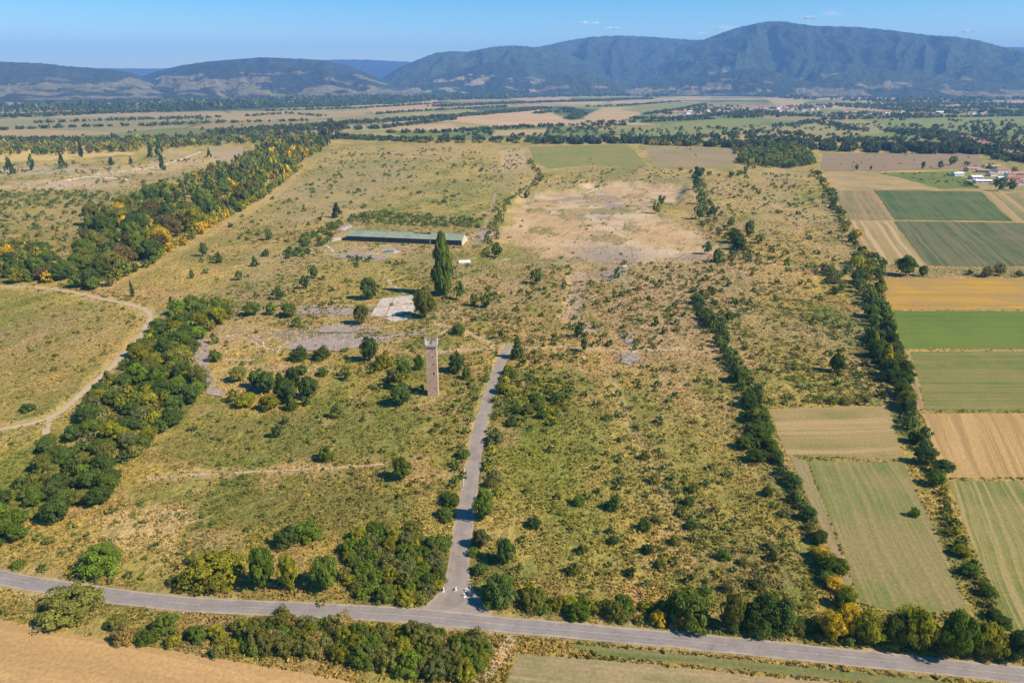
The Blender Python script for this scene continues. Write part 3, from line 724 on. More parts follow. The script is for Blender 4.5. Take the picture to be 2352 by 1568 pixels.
def unit_ico(sub):
    import bmesh
    bm = bmesh.new(); bmesh.ops.create_icosphere(bm, subdivisions=sub, radius=1.0)
    bm.verts.ensure_lookup_table()
    v = np.array([q.co[:] for q in bm.verts]); f = np.array([[q.index for q in p.verts] for p in bm.faces]); bm.free()
    return v, f
build_clouds()
# ------------------------------------------------------------------ plants: crowns of many leaf sprays set on lobes
def make_crown(seed, n_lobes, n_leaf, leaf, kind='round'):
    """unit crown: radius about 1, height about 1 (z 0..1); returns verts, faces, tone"""
    r = np.random.default_rng(seed)
    P_, N_, T_, S_ = [], [], [], []
    for k in range(n_lobes):
        f = (k + .5) / n_lobes; ga = k * 2.39996 + r.uniform(-.5, .5)
        if kind == 'poplar':
            zc = .04 + .94 * f; rad = .78 * math.sin(math.pi * min(1, (.12 + .88 * f) ** .85)) ** .8 * r.uniform(.35, .95); lr = np.array([.36, .36, .085]) * r.uniform(.75, 1.2) * (1.1 - .5 * f)
        elif kind == 'bush':
            zc = .12 + .68 * (1 - f) * r.uniform(.6, 1.3); rad = .80 * math.sqrt(max(0, 1 - min(1, zc / .98) ** 2)) * r.uniform(.5, 1.22); lr = np.array([.34, .34, .25]) * r.uniform(.5, 1.3) * (1.0 if n_lobes < 40 else .8)
        elif kind == 'cone':
            zc = .06 + .86 * f; rad = .8 * (1 - f) ** .8 * r.uniform(.6, 1.0); lr = np.array([.34, .34, .13]) * r.uniform(.7, 1.1) * (1.15 - .7 * f)
        else:
            t = 1 - 2 * f; zc = .53 + .36 * t * r.uniform(.7, 1.2); rad = .68 * math.sqrt(max(0, 1 - t * t)) * r.uniform(.55, 1.28) * (1.0 if t < .3 else .92); lr = np.array([.36, .36, .19]) * r.uniform(.5, 1.3) * (1.0 if n_lobes < 40 else .82)
        c = np.array([rad * math.cos(ga), rad * math.sin(ga), zc])
        m = int(n_leaf / n_lobes * r.uniform(.7, 1.3))
        d = r.normal(size=(m, 3)); d[:, 2] = np.abs(d[:, 2]) * 1.0 - .35 * r.random(m); d /= np.linalg.norm(d, axis=1)[:, None]
        rr = r.uniform(.5, 1.0, (m, 1)) ** .6 * (1 + (r.random((m, 1)) < .14) * r.uniform(0, .35, (m, 1)))
        p = c + d * rr * lr
        nn = d * np.array([1, 1, 1.3]) + r.normal(size=(m, 3)) * .36 + (c - (0, 0, .35)) * .3; nn /= np.linalg.norm(nn, axis=1)[:, None]
        P_.append(p); N_.append(nn); T_.append(np.clip(.45 * r.random() + .55 * r.random(m), 0, 1)); S_.append(leaf * r.uniform(.6, 1.3, m))
    p, n, t, s = np.vstack(P_), np.vstack(N_), np.concatenate(T_), np.concatenate(S_)
    keep = p[:, 2] > .0; p, n, t, s = p[keep], n[keep], t[keep], s[keep]
    v, f = quads(p, n, s, r)
    return v, f, np.repeat(t, 4)

def squash(v, h):  # z unit -> mesh with leaf z extents relative to height
    return v

def trunk_mesh(seed, bark, hfrac=.55, limbs=5, rad=.055, low=.2):
    """unit trunk with limbs; z in units of tree height, radius in units of crown radius"""
    r = np.random.default_rng(seed); b = MB()
    b.bar((0, 0, -.02), (r.uniform(-.03, .03), r.uniform(-.03, .03), low + .05), rad * 1.25, 7, rad)
    b.bar((0, 0, low), (r.uniform(-.1, .1), r.uniform(-.1, .1), hfrac + .2), rad, 6, rad * .35)
    for k in range(limbs):
        a = k * 2.4 + r.uniform(-.4, .4); z0 = low + .06 * k * (hfrac - low) / .3
        b.bar((0, 0, z0), (.55 * math.cos(a), .55 * math.sin(a), z0 + r.uniform(.15, .3)), rad * .55, 5, rad * .18)
    return b.mesh('trunk', bark)

BARK = simple('grey_brown_bark', (.13, .10, .075), .3, 3.0, .95)
FOL = {   # colour word: (base, paler tone mixed in at random), linear reflectance of the leaves
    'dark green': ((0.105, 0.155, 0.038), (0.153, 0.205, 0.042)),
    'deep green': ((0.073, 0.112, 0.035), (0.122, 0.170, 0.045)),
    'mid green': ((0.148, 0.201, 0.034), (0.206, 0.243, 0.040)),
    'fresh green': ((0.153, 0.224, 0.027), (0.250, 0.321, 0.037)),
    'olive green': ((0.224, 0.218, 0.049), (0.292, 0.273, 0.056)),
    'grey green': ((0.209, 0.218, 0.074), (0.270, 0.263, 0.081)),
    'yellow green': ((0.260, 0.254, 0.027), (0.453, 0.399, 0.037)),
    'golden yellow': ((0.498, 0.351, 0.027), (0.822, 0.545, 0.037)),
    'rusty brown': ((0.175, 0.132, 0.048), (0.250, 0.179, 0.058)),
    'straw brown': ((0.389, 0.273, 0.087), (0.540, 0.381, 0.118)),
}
FMAT = {k: foliage_material(k.replace(' ', '_') + '_leaves', *v) for k, v in FOL.items()}

def crown_mesh(seed, n_lobes, n_leaf, leaf, kind):
    v, f, t = make_crown(seed, n_lobes, n_leaf, leaf, kind)
    return mesh_np('crown', v, f, None, {'tone': t}, False, [FMAT['mid green']])

TREE_CROWNS = [crown_mesh(100 + i, 26 + 3 * i, 1700, .075, 'round') for i in range(5)]
BUSH_CROWNS = [crown_mesh(200 + i, 20 + 4 * i, 1100, .085, 'bush') for i in range(5)]
CONE_CROWNS = [crown_mesh(300 + i, 26, 1100, .085, 'cone') for i in range(2)]
POPLAR_CROWN = crown_mesh(401, 80, 6500, .075, 'poplar')
BIG_TREES = [crown_mesh(600 + i, 46, 5200, .046, 'round') for i in range(4)]
BIG_BUSHES = [crown_mesh(620 + i, 44, 5200, .044, 'bush') for i in range(4)]
TRUNKS = [trunk_mesh(500 + i, BARK) for i in range(3)]
STEMS = [trunk_mesh(520 + i, BARK, .4, 6, .03, .08) for i in range(2)]

PLANTS = []   # dicts
def add(kind, p, r, h, col, zone, label=None):
    PLANTS.append(dict(kind=kind, p=np.asarray(p, float), r=r, h=h, col=col, zone=zone, label=label, app=(r * (h + r)) / depth(p) ** 2))

def mark(kind, x, v, wpx, hpx, col, zone, label=None):
    """a plant whose foot stands at the mark; width and height in picture units at that distance"""
    p = P(x, v); s = m_per(p)
    a = PITCH + math.atan((v - 784) / FOCAL)
    r = wpx * s / 2
    top = hpx * s - .8 * r * math.sin(a)
    h = max(.75 * r, math.sqrt(max(0.0, top * top - (.8 * r * math.sin(a)) ** 2)) / math.cos(a)); r *= .93
    p = p + np.array([0, (.75 if h < 1.6 * r else .5) * r])       # the mark is the near rim of the crown
    add(kind, p, r, h, col, zone, label)

CLEAR = [(ROAD, 3.2), (SIDE, 3.0), (TRACK_LEFT, 2.2), (PATH_CROSS, 1.5), (TRACK_FORK, 1.5)]
def clear_of_roads(p, r):
    for ln, w in CLEAR:
        if np.min(np.hypot(ln[::2, 0] - p[0], ln[::2, 1] - p[1])) < w + r * .6: return False
    if np.hypot(*(p - TOWER_AT)) < 5 + r: return False
    if p[1] < 700 and -160 < p[0] < -20:
        d = seg_dist(np.array([p[0]]), np.array([p[1]]), np.array([BARN_A, BARN_B]) + (0, 11))[0]
        if d < 12 + r: return False
    return True

def in_fields(p):
    return any(in_poly(np.array([p[0]]), np.array([p[1]]), q[0])[0] for q in FIELDS)

def pick(cols): return cols[rng.integers(len(cols))]

def row(kind, pts, spacing, width, r0, r1, hr0, hr1, cols, zone, skip=0.0):
    """a hedge or belt along a line of marks"""
    ln = smooth_line(PL(pts), max(1.0, spacing * .25)); acc = 0.0
    for a, b in zip(ln[:-1], ln[1:]):
        acc += np.linalg.norm(b - a)
        if acc >= spacing * rng.uniform(.75, 1.3):
            acc = 0
            if rng.random() < skip: continue
            d = (b - a) / np.linalg.norm(b - a); n = np.array([-d[1], d[0]])
            p = b + n * rng.uniform(-1, 1) * width / 2; r = rng.uniform(r0, r1) * rng.choice([.75, 1, 1, 1.2])
            if clear_of_roads(p, r): add(kind, p, r, r * rng.uniform(hr0, hr1), pick(cols), zone)

def area(kind, poly, n, r0, r1, hr0, hr1, cols, zone, power=2.0, sep=.8, clump=0.0, seed=0, nofield=True):
    """N plants scattered over a polygon of marks, more small than large"""
    q = PL(poly); lo, hi = q.min(0), q.max(0); got = []; tries = 0
    while len(got) < n and tries < n * 40:
        tries += 1
        p = rng.uniform(lo, hi)
        if not in_poly(np.array([p[0]]), np.array([p[1]]), q)[0]: continue
        if clump and fbm(np.array([p[0] / 22]), np.array([p[1] / 34]), seed + 70, 3)[0] < .5 + clump * rng.uniform(-.12, .12): continue
        if power >= 1.8 and not clump and rng.random() < .85 and fbm(np.array([p[0] / 34]), np.array([p[1] / 55]), 33, 3)[0] < .5: continue
        r = r0 + (r1 - r0) * rng.random() ** power
        if any((p[0] - g[0]) ** 2 + (p[1] - g[1]) ** 2 < (sep * (r + g[2])) ** 2 for g in got[-400:]): continue
        if not clear_of_roads(p, r) or (nofield and in_fields(p)): continue
        got.append((p[0], p[1], r)); add(kind, p, r, r * rng.uniform(hr0, hr1), pick(cols), zone)

# --- single plants that stand out
Z0 = 'standing alone'
mark('poplar', 1016, 681, 54, 142, 'mid green', Z0, 'very tall slender poplar towering over all other trees before the green roofed barn')
mark('tree', 1055, 690, 30, 45, 'mid green', Z0, 'low green tree hugging the right foot of the tall poplar')
mark('tree', 847, 690, 46, 54, 'dark green', Z0, 'round dark green tree casting a round shadow left of the white slabs')
mark('tree', 974, 734, 56, 76, 'olive green', Z0, 'big olive green tree shading the right edge of the white concrete slabs')
mark('tree', 1116, 708, 32, 36, 'mid green', Z0, 'right one of two round trees just right of the poplar')
mark('tree', 1089, 704, 28, 32, 'olive green', Z0, 'left one of two round trees just right of the poplar')
mark('tree', 829, 748, 38, 50, 'olive green', Z0, 'bushy olive tree between two grey pavement remnants')
mark('tree', 848, 834, 44, 62, 'dark green', Z0, 'dark green tree at the near edge of the grey pavement remnants')
mark('tree', 773, 502, 32, 36, 'deep green', Z0, 'lone dark tree on the dry slope behind the left end of the barn')
mark('tree', 920, 936, 52, 58, 'dark green', Z0, 'dark round tree standing left of the brick tower foot')
mark('tree', 921, 1106, 48, 60, 'mid green', Z0, 'round green tree with long shadow at the right end of the footpath')
mark('bush', 748, 1062, 42, 38, 'fresh green', Z0, 'fresh green bush just above the footpath through brown grass')
mark('tree', 634, 1008, 30, 34, 'dark green', Z0, 'small dark tree alone in the brown grass below the tree clump')
mark('bush', 655, 975, 18, 22, 'dark green', Z0, 'small dark bush just above the lone dark tree in brown grass')
mark('tree', 771, 963, 32, 36, 'mid green', Z0, 'small green tree alone in the grass right of the tree clump')
mark('tree', 1331, 778, 30, 40, 'dark green', Z0, 'upper of two dark trees near the path right of the access road end')
mark('tree', 1342, 810, 22, 34, 'dark green', Z0, 'lower of two dark trees near the path right of the access road end')
mark('tree', 1232, 655, 36, 36, 'dark green', Z0, 'wide dark tree in dry grass right of the poplar')
mark('bush', 1417, 641, 20, 24, 'dark green', Z0, 'dark bush on the grey pavement patch below the bare pit')
mark('bush', 1433, 609, 14, 16, 'dark green', Z0, 'small dark bush next to the white slab below the bare pit')
mark('bush', 1457, 806, 16, 16, 'dark green', Z0, 'small dark bush beside the white block at the grey square')
mark('tree', 1188, 826, 40, 58, 'dark green', Z0, 'dark tree at the far end of the access road')
mark('tree', 1925, 858, 38, 50, 'dark green', Z0, 'dark round tree alone in yellow grass between the two hedgerows')
mark('tree', 2086, 636, 54, 50, 'dark green', Z0, 'broad dark tree at the corner of the golden field')
mark('tree', 2122, 636, 30, 28, 'dark green', Z0, 'smaller dark tree beside the broad one above the golden field')
mark('tree', 1141, 592, 30, 34, 'dark green', Z0, 'dark tree at the lower left corner of the bare pit')
mark('bush', 1412, 1174, 30, 38, 'dark green', Z0, 'dark bush alone in olive grass right of the access road')
mark('tree', 1112, 1198, 56, 78, 'mid green', Z0, 'tall green tree on the right verge halfway along the access road')
mark('tree', 1104, 1262, 44, 50, 'grey green', Z0, 'grey green tree on the right verge below the tall verge tree')
mark('tree', 1160, 1300, 50, 66, 'dark green', Z0, 'dark tree set back from the right verge behind the corner bush')
mark('bush', 1148, 1402, 92, 80, 'dark green', Z0, 'huge dark bush filling the right corner of the road junction')
mark('bush', 215, 1332, 104, 82, 'fresh green', Z0, 'big fresh green bush at the left end of the country road')
mark('tree', 125, 1206, 66, 68, 'dark green', Z0, 'dark round tree with shadow at the left edge thicket')
mark('bush', 470, 1364, 150, 102, 'yellow green', Z0, 'broad yellow green bush above the country road left of the junction')
mark('tree', 600, 1358, 68, 104, 'fresh green', Z0, 'tall fresh green tree right of the broad yellow green bush')
mark('tree', 662, 1360, 52, 88, 'yellow green', Z0, 'slim yellowish tree between two greener roadside trees')
mark('tree', 745, 1362, 76, 88, 'mid green', Z0, 'rightmost of three roadside trees left of the junction thicket')
mark('bush', 655, 1262, 70, 55, 'dark green', Z0, 'dark bush behind the slim yellowish roadside tree')
mark('bush', 700, 1250, 72, 56, 'fresh green', Z0, 'fresh green bush behind the three roadside trees')
mark('bush', 128, 1446, 150, 96, 'olive green', Z0, 'biggest olive bush below the country road at the tan field')
mark('bush', 1590, 1456, 118, 100, 'mid green', Z0, 'large green bush above the country road right of the junction')
mark('tree', 1684, 1452, 56, 90, 'olive green', Z0, 'thin dry looking tree between two large green roadside bushes')
mark('bush', 1785, 1472, 128, 102, 'dark green', Z0, 'large dark green bush right of the thin dry tree')
mark('bush', 1745, 1466, 56, 48, 'yellow green', Z0, 'low yellow green bush at the front of the large dark bush')
mark('tree', 1915, 1474, 74, 74, 'golden yellow', Z0, 'leftmost golden yellow tree in the roadside row')
mark('tree', 1948, 1466, 58, 78, 'golden yellow', Z0, 'taller golden yellow tree in the roadside row')
mark('tree', 2000, 1484, 84, 84, 'yellow green', Z0, 'wide yellow green tree right of the golden pair')
mark('tree', 2105, 1502, 92, 108, 'yellow green', Z0, 'tall yellow tipped tree left of the gap in the roadside row')
mark('tree', 2058, 1490, 60, 80, 'mid green', Z0, 'green tree tucked against the tall yellow tipped roadside tree')
mark('tree', 2200, 1520, 88, 116, 'fresh green', Z0, 'tallest bright green tree at the right end of the roadside row')
mark('tree', 2278, 1520, 90, 90, 'yellow green', Z0, 'yellow green tree at the foot of the right hedgerow')
mark('tree', 2345, 1524, 70, 80, 'dark green', Z0, 'dark tree at the right picture edge above the country road')
mark('tree', 1210, 448, 18, 18, 'dark green', Z0, 'small dark tree at the upper left corner of the bare pit')
mark('tree', 1508, 490, 26, 30, 'olive green', Z0, 'tree on the right lip of the bare pit')
mark('tree', 1520, 474, 20, 26, 'dark green', Z0, 'darker tree just behind the one on the right pit lip')
for i, (x, v, w, h) in enumerate(((1650, 604, 30, 34), (1700, 578, 40, 32), (1722, 545, 34, 40), (1690, 560, 38, 36), (1745, 560, 26, 22), (1610, 505, 34, 34), (1612, 470, 28, 34), (1640, 500, 22, 30), (1600, 440, 26, 34), (1606, 410, 30, 26), (1625, 585, 26, 30), (1680, 520, 24, 20))):
    mark('tree', x, v, w, h, pick(['dark green', 'dark green', 'mid green']), 'in the loose tree line right of the bare pit')
for i, (x, v, w, h, c) in enumerate(((466, 590, 26, 32, 'dark green'), (500, 606, 24, 28, 'dark green'), (548, 644, 20, 24, 'dark green'), (616, 553, 26, 28, 'dark green'), (584, 612, 22, 26, 'deep green'), (612, 590, 16, 20, 'dark green'), (304, 682, 13, 38, 'deep green'), (392, 700, 14, 20, 'deep green'), (440, 640, 14, 16, 'dark green'), (640, 690, 26, 30, 'dark green'), (662, 730, 40, 36, 'mid green'), (700, 665, 26, 34, 'dark green'), (720, 640, 26, 30, 'dark green'), (575, 728, 44, 36, 'mid green'), (620, 725, 34, 30, 'mid green'), (680, 752, 26, 24, 'mid green'))):
    mark('tree', x, v, w, h, c, 'on the dry slope left of the pavement remnants')
for (x, v, w, h, c) in ((706, 920, 50, 62, 'dark green'), (655, 930, 54, 66, 'dark green'), (610, 905, 52, 56, 'dark green'), (585, 892, 36, 44, 'dark green'), (672, 900, 44, 60, 'deep green'), (560, 940, 50, 40, 'yellow green'), (612, 948, 52, 42, 'yellow green'), (668, 945, 40, 40, 'mid green'), (700, 935, 30, 26, 'mid green'), (535, 925, 34, 34, 'olive green'), (545, 878, 44, 40, 'olive green'), (640, 890, 40, 40, 'dark green')):
    mark('tree', x, v, w, h, c, 'in the dark clump left of the tower')
for (x, v, w, h, c) in ((684, 832, 46, 36, 'dark green'), (736, 830, 46, 34, 'dark green'), (495, 832, 32, 32, 'mid green'), (690, 862, 36, 26, 'dark green'), (795, 874, 22, 32, 'dark green'), (880, 850, 44, 44, 'yellow green'), (925, 862, 40, 40, 'mid green'), (1048, 858, 40, 50, 'dark green'), (1072, 872, 24, 30, 'mid green'), (740, 865, 30, 22, 'mid green'), (490, 790, 22, 26, 'mid green'), (905, 880, 36, 34, 'olive green'), (962, 850, 24, 36, 'mid green'), (1052, 770, 34, 26, 'dark green'), (1150, 778, 20, 24, 'dark green')):
    mark('bush', x, v, w, h, c, 'near the ruined pavement around the tower')

# --- belts, hedges and thickets
AUT = ['dark green', 'dark green', 'mid green', 'olive green', 'olive green', 'mid green', 'yellow green', 'golden yellow', 'olive green', 'mid green', 'rusty brown']
GREENS = ['dark green', 'dark green', 'mid green', 'deep green', 'olive green']
area('tree', [(690, 378), (620, 436), (560, 474), (490, 512), (420, 556), (340, 606), (250, 650), (195, 668), (120, 652), (200, 600), (205, 520), (300, 470), (420, 425), (540, 385), (620, 340), (700, 318), (770, 312), (740, 345)], 430, 5.0, 9.2, 1.75, 2.3, AUT, 'in the autumn tree belt left', 1.0, .36)
row('tree', [(690, 385), (622, 440), (560, 480), (490, 518), (420, 562), (340, 610), (250, 656), (200, 668)], 9.5, 5, 3.5, 6.0, 1.4, 1.9, ['golden yellow', 'yellow green', 'yellow green', 'mid green', 'olive green', 'mid green'], 'in the autumn tree belt left')
area('tree', [(-60, 570), (20, 560), (90, 575), (140, 615), (130, 650), (40, 650), (-60, 655)], 60, 4.0, 6.5, 1.5, 2.0, AUT, 'in the autumn tree belt left', 1, .45)
area('tree', [(620, 330), (700, 300), (775, 285), (790, 312), (760, 335), (690, 370)], 46, 6.5, 9.5, 2.0, 2.6, ['deep green', 'deep green', 'dark green', 'rusty brown'], 'at the dark far end of the left belt', 1, .5)
area('tree', [(365, 760), (425, 712), (470, 700), (522, 702), (520, 730), (482, 772), (440, 782), (452, 860), (470, 900), (445, 925), (400, 930), (330, 905), (290, 850), (330, 800)], 90, 2.8, 5.4, 1.25, 1.8, ['dark green', 'mid green', 'yellow green', 'mid green', 'olive green', 'fresh green'], 'in the left thicket', 1.0, .62)
area('tree', [(250, 870), (330, 905), (400, 930), (440, 935), (380, 1000), (330, 1040), (280, 1075), (190, 1050), (165, 1000), (210, 930)], 58, 2.4, 4.4, 1.2, 1.7, ['dark green', 'olive green', 'olive green', 'mid green', 'grey green', 'yellow green'], 'in the left thicket', 1.0, .72)
area('tree', [(110, 1020), (160, 1045), (270, 1090), (240, 1170), (160, 1165), (70, 1160), (40, 1120), (100, 1070)], 30, 2.4, 4.2, 1.25, 1.7, ['dark green', 'dark green', 'olive green', 'mid green'], 'at the lower left thicket', 1.0, .7)
area('tree', [(-60, 1150), (30, 1160), (50, 1230), (10, 1275), (-60, 1270)], 12, 2.4, 4.0, 1.2, 1.6, ['mid green', 'dark green', 'fresh green'], 'at the left picture edge thicket', 1.0, .7)
H1 = 'in the middle hedgerow'
row('tree', [(1592, 690), (1625, 740), (1655, 780), (1685, 835), (1715, 890), (1735, 940), (1752, 990), (1775, 1035)], 2.8, 6, 1.9, 3.4, 1.3, 1.9, ['dark green', 'dark green', 'dark green', 'mid green', 'olive green'], H1)
row('tree', [(1780, 1045), (1806, 1095), (1832, 1150), (1855, 1205), (1875, 1250)], 2.5, 3.5, 1.5, 2.7, 1.2, 1.8, ['dark green', 'dark green', 'olive green'], H1)
row('tree', [(1878, 1260), (1898, 1305), (1920, 1350), (1945, 1395)], 2.6, 3.5, 1.7, 2.9, 1.2, 1.7, ['yellow green', 'olive green', 'mid green', 'golden yellow'], H1)
area('tree', [(1690, 960), (1740, 950), (1770, 1030), (1740, 1060), (1700, 1050)], 12, 2.0, 3.6, 1.2, 1.7, ['dark green', 'mid green'], H1, 1, .7)
area('tree', [(1585, 650), (1640, 660), (1660, 700), (1700, 780), (1650, 770), (1600, 700)], 14, 1.8, 3.2, 1.2, 1.7, ['dark green', 'mid green'], H1, 1, .7)
row('bush', [(1744, 926), (1800, 924), (1870, 920), (1940, 925), (2010, 926)], 4.5, 5, 1.6, 2.8, .9, 1.3, ['dark green', 'olive green', 'mid green'], 'in the short hedge above the mown strip')
H2 = 'in the right hedgerow'
row('tree', [(1868, 392), (1888, 420), (1905, 450), (1922, 490), (1944, 530), (1972, 570), (1992, 598)], 7.5, 7, 2.2, 4.4, 1.2, 1.8, ['dark green', 'mid green', 'yellow green', 'olive green', 'golden yellow', 'dark green'], H2)
area('tree', [(1955, 600), (2030, 610), (2030, 650), (2024, 700), (2040, 740), (2000, 740), (1985, 690), (1960, 650)], 30, 3.0, 5.2, 1.4, 2.0, ['dark green', 'mid green', 'dark green', 'yellow green', 'olive green'], H2, 1, .6)
area('tree', [(1880, 620), (1960, 625), (1990, 680), (1930, 680), (1890, 665)], 16, 2.6, 4.4, 1.2, 1.7, ['dark green', 'grey green', 'dark green'], H2, 1, .65)
area('tree', [(1990, 740), (2040, 740), (2065, 810), (2085, 880), (2110, 945), (2070, 950), (2040, 880), (2010, 820)], 36, 2.6, 4.6, 1.4, 2.0, ['dark green', 'deep green', 'mid green', 'yellow green', 'dark green'], H2, 1, .62)
mark('tree', 2040, 850, 40, 62, 'golden yellow', H2, 'bright golden tree halfway down the right hedgerow')
mark('tree', 2010, 800, 34, 44, 'yellow green', H2, 'yellow green tree just above the bright golden hedgerow tree')
row('tree', [(2082, 940), (2104, 985), (2126, 1035), (2145, 1080), (2160, 1120)], 4.0, 5, 2.0, 3.6, 1.3, 1.8, ['dark green', 'dark green', 'mid green', 'deep green'], H2)
row('tree', [(2160, 1120), (2180, 1175), (2205, 1240), (2226, 1300), (2256, 1370), (2290, 1435), (2320, 1480)], 3.0, 3.0, 1.3, 2.4, 1.2, 1.7, ['dark green', 'olive green', 'dark green', 'mid green', 'yellow green'], H2)
row('tree', [(2190, 632), (2230, 633), (2280, 634), (2335, 634), (2400, 636)], 9, 5, 3.0, 4.6, 1.2, 1.6, ['dark green', 'olive green', 'dark green'], 'in the row between green and golden fields')
VG = ['mid green', 'olive green', 'grey green', 'dark green', 'yellow green', 'fresh green']
row('bush', [(1096, 1030), (1100, 1000), (1110, 970)], 4, 5, 1.6, 2.8, 1.0, 1.6, ['yellow green', 'olive green'], 'on the left verge of the access road')
row('bush', [(1128, 1180), (1130, 1120), (1124, 1060), (1128, 1010), (1142, 960), (1156, 900), (1168, 850)], 2.6, 5, 1.2, 2.8, 1.1, 1.7, VG, 'on the right verge of the access road')
row('bush', [(1006, 1330), (1030, 1230), (1042, 1150), (1052, 1080), (1070, 1020), (1090, 960), (1112, 900), (1136, 830)], 2.6, 5, 1.0, 2.2, 1.0, 1.5, ['olive green', 'grey green', 'mid green', 'straw brown', 'mid green'], 'on the left verge of the access road')
row('bush', [(1096, 1340), (1098, 1290), (1104, 1240)], 3.5, 3, 1.6, 2.6, 1.0, 1.5, ['mid green', 'dark green', 'grey green'], 'on the right verge of the access road')
area('bush', [(800, 1230), (880, 1215), (960, 1230), (1025, 1270), (1010, 1345), (960, 1388), (820, 1375), (790, 1330)], 80, 1.6, 3.4, 1.1, 1.7, ['fresh green', 'mid green', 'yellow green', 'yellow green', 'olive green', 'grey green'], 'in the thicket left of the road junction', 1.2, .68)
row('bush', [(-40, 1392), (30, 1402)], 3.5, 4, 1.4, 2.4, .9, 1.3, ['olive green', 'grey green'], 'in the scrub strip below the country road')
row('bush', [(235, 1446), (300, 1452), (400, 1466), (480, 1478), (560, 1488), (640, 1498)], 1.7, 5.5, 1.3, 2.5, 1.2, 1.8, ['olive green', 'olive green', 'yellow green', 'mid green', 'straw brown', 'grey green'], 'in the scrub strip below the country road')
area('bush', [(540, 1440), (640, 1434), (780, 1440), (920, 1452), (1060, 1470), (1125, 1490), (1090, 1560), (1000, 1552), (860, 1530), (700, 1500), (560, 1490)], 105, 1.5, 3.1, 1.3, 1.9, ['olive green', 'mid green', 'grey green', 'olive green', 'straw brown', 'fresh green', 'yellow green'], 'in the scrub strip below the country road', 1.2, .5)
row('bush', [(1190, 1376), (1260, 1390), (1340, 1392), (1430, 1404), (1530, 1418), (1560, 1420)], 1.9, 5, 1.2, 2.6, 1.1, 1.6, ['yellow green', 'mid green', 'olive green', 'fresh green', 'straw brown'], 'above the country road right of the junction')
row('bush', [(1640, 1434), (1740, 1444), (1850, 1452), (1960, 1464)], 2.2, 5, 1.2, 2.6, 1.1, 1.6, ['mid green', 'olive green', 'dark green'], 'at the foot of the roadside trees')
row('bush', [(1180, 1388), (1240, 1402), (1320, 1404), (1400, 1412), (1480, 1426), (1540, 1432)], 1.9, 7, 1.3, 2.9, 1.1, 1.7, ['yellow green', 'mid green', 'olive green', 'fresh green', 'olive green', 'golden yellow'], 'above the country road right of the junction')
row('bush', [(1640, 1446), (1720, 1456), (1850, 1466), (1980, 1480), (2150, 1500), (2340, 1524)], 2.6, 5, 1.1, 2.3, .9, 1.5, ['mid green', 'olive green', 'yellow green', 'straw brown', 'dark green'], 'at the foot of the roadside trees')
row('bush', [(-30, 1286), (30, 1300), (120, 1312), (300, 1340), (380, 1350), (540, 1366), (780, 1382)], 2.6, 5, .9, 2.0, .9, 1.4, ['olive green', 'mid green', 'yellow green', 'grey green'], 'on the bank above the country road')
area('bush', [(1150, 880), (1230, 870), (1330, 880), (1300, 950), (1250, 990), (1170, 980), (1140, 930)], 60, 1.3, 2.9, .9, 1.4, ['dark green', 'mid green', 'yellow green', 'olive green'], 'in the scrub right of the access road', 1.3, .7)
area('tree', [(640, 590), (700, 545), (760, 515), (790, 510), (770, 545), (720, 580), (680, 600)], 34, 2.2, 4.2, 1.0, 1.5, ['dark green', 'mid green', 'dark green'], 'in the thicket left of the barn', 1, .65)
area('bush', [(800, 496), (880, 486), (990, 498), (1110, 504), (1108, 524), (1000, 522), (880, 514), (800, 512)], 170, 1.6, 3.2, .9, 1.3, ['dark green', 'mid green', 'mid green'], 'in the scrub rows behind the barn', 1.2, .6)
area('bush', [(840, 548), (900, 552), (1050, 562), (1050, 572), (900, 566), (840, 560)], 12, .9, 1.8, 1.0, 1.5, ['mid green', 'olive green', 'yellow green'], 'along the front wall of the barn', 1.2, .9, nofield=False)
area('bush', [(800, 590), (850, 588), (850, 606), (800, 608)], 9, 1.5, 2.6, .9, 1.3, ['dark green'], 'below the rubble yard before the barn', 1, .7)
row('bush', [(1122, 600), (1130, 570), (1135, 530), (1145, 495), (1160, 470), (1200, 440), (1240, 410), (1215, 370)], 7, 9, 1.6, 3.4, 1.1, 1.7, ['mid green', 'olive green', 'dark green'], 'along the left edge of the bare pit')
row('tree', [(1596, 400), (1606, 440), (1616, 480), (1640, 530), (1680, 560), (1700, 590), (1660, 605)], 7, 16, 1.8, 3.4, 1.1, 1.7, ['dark green', 'mid green', 'olive green', 'grey green'], 'in the loose tree line right of the bare pit')
row('tree', [(1560, 390), (1600, 400), (1680, 405), (1720, 385), (1680, 340)], 11, 14, 2.4, 4.4, 1.2, 1.7, ['dark green', 'mid green', 'olive green'], 'in the wood behind the bare pit')
area('tree', [(1690, 375), (1720, 330), (1800, 325), (1850, 345), (1870, 380), (1800, 388)], 460, 3.8, 6.8, 1.4, 1.9, ['mid green', 'dark green', 'yellow green', 'mid green', 'olive green'], 'in the wood beyond the right hedgerow', 1, .42, nofield=False)
row('tree', [(2230, 388), (2260, 384), (2300, 398), (2340, 392)], 14, 10, 3.0, 5.0, 1.3, 1.8, ['dark green', 'olive green'], 'among the houses at the right')
area('tree', [(2230, 345), (2280, 352), (2352, 376), (2420, 394), (2420, 372), (2300, 338)], 110, 4.0, 6.4, 1.4, 1.8, ['dark green', 'deep green', 'dark green'], 'in the dark wood by the red roofed street', 1, .5)
for (x, v, w, h) in ((2160, 388, 16, 18), (2190, 380, 20, 22), (2224, 382, 16, 12), (2300, 440, 26, 30), (2325, 438, 24, 26), (2230, 428, 30, 12), (2300, 425, 30, 12), (1968, 391, 9, 14), (2000, 392, 8, 12), (2120, 390, 10, 18)):
    mark('tree', x, v, w, h, 'dark green', 'around the gardens of the houses at the right')
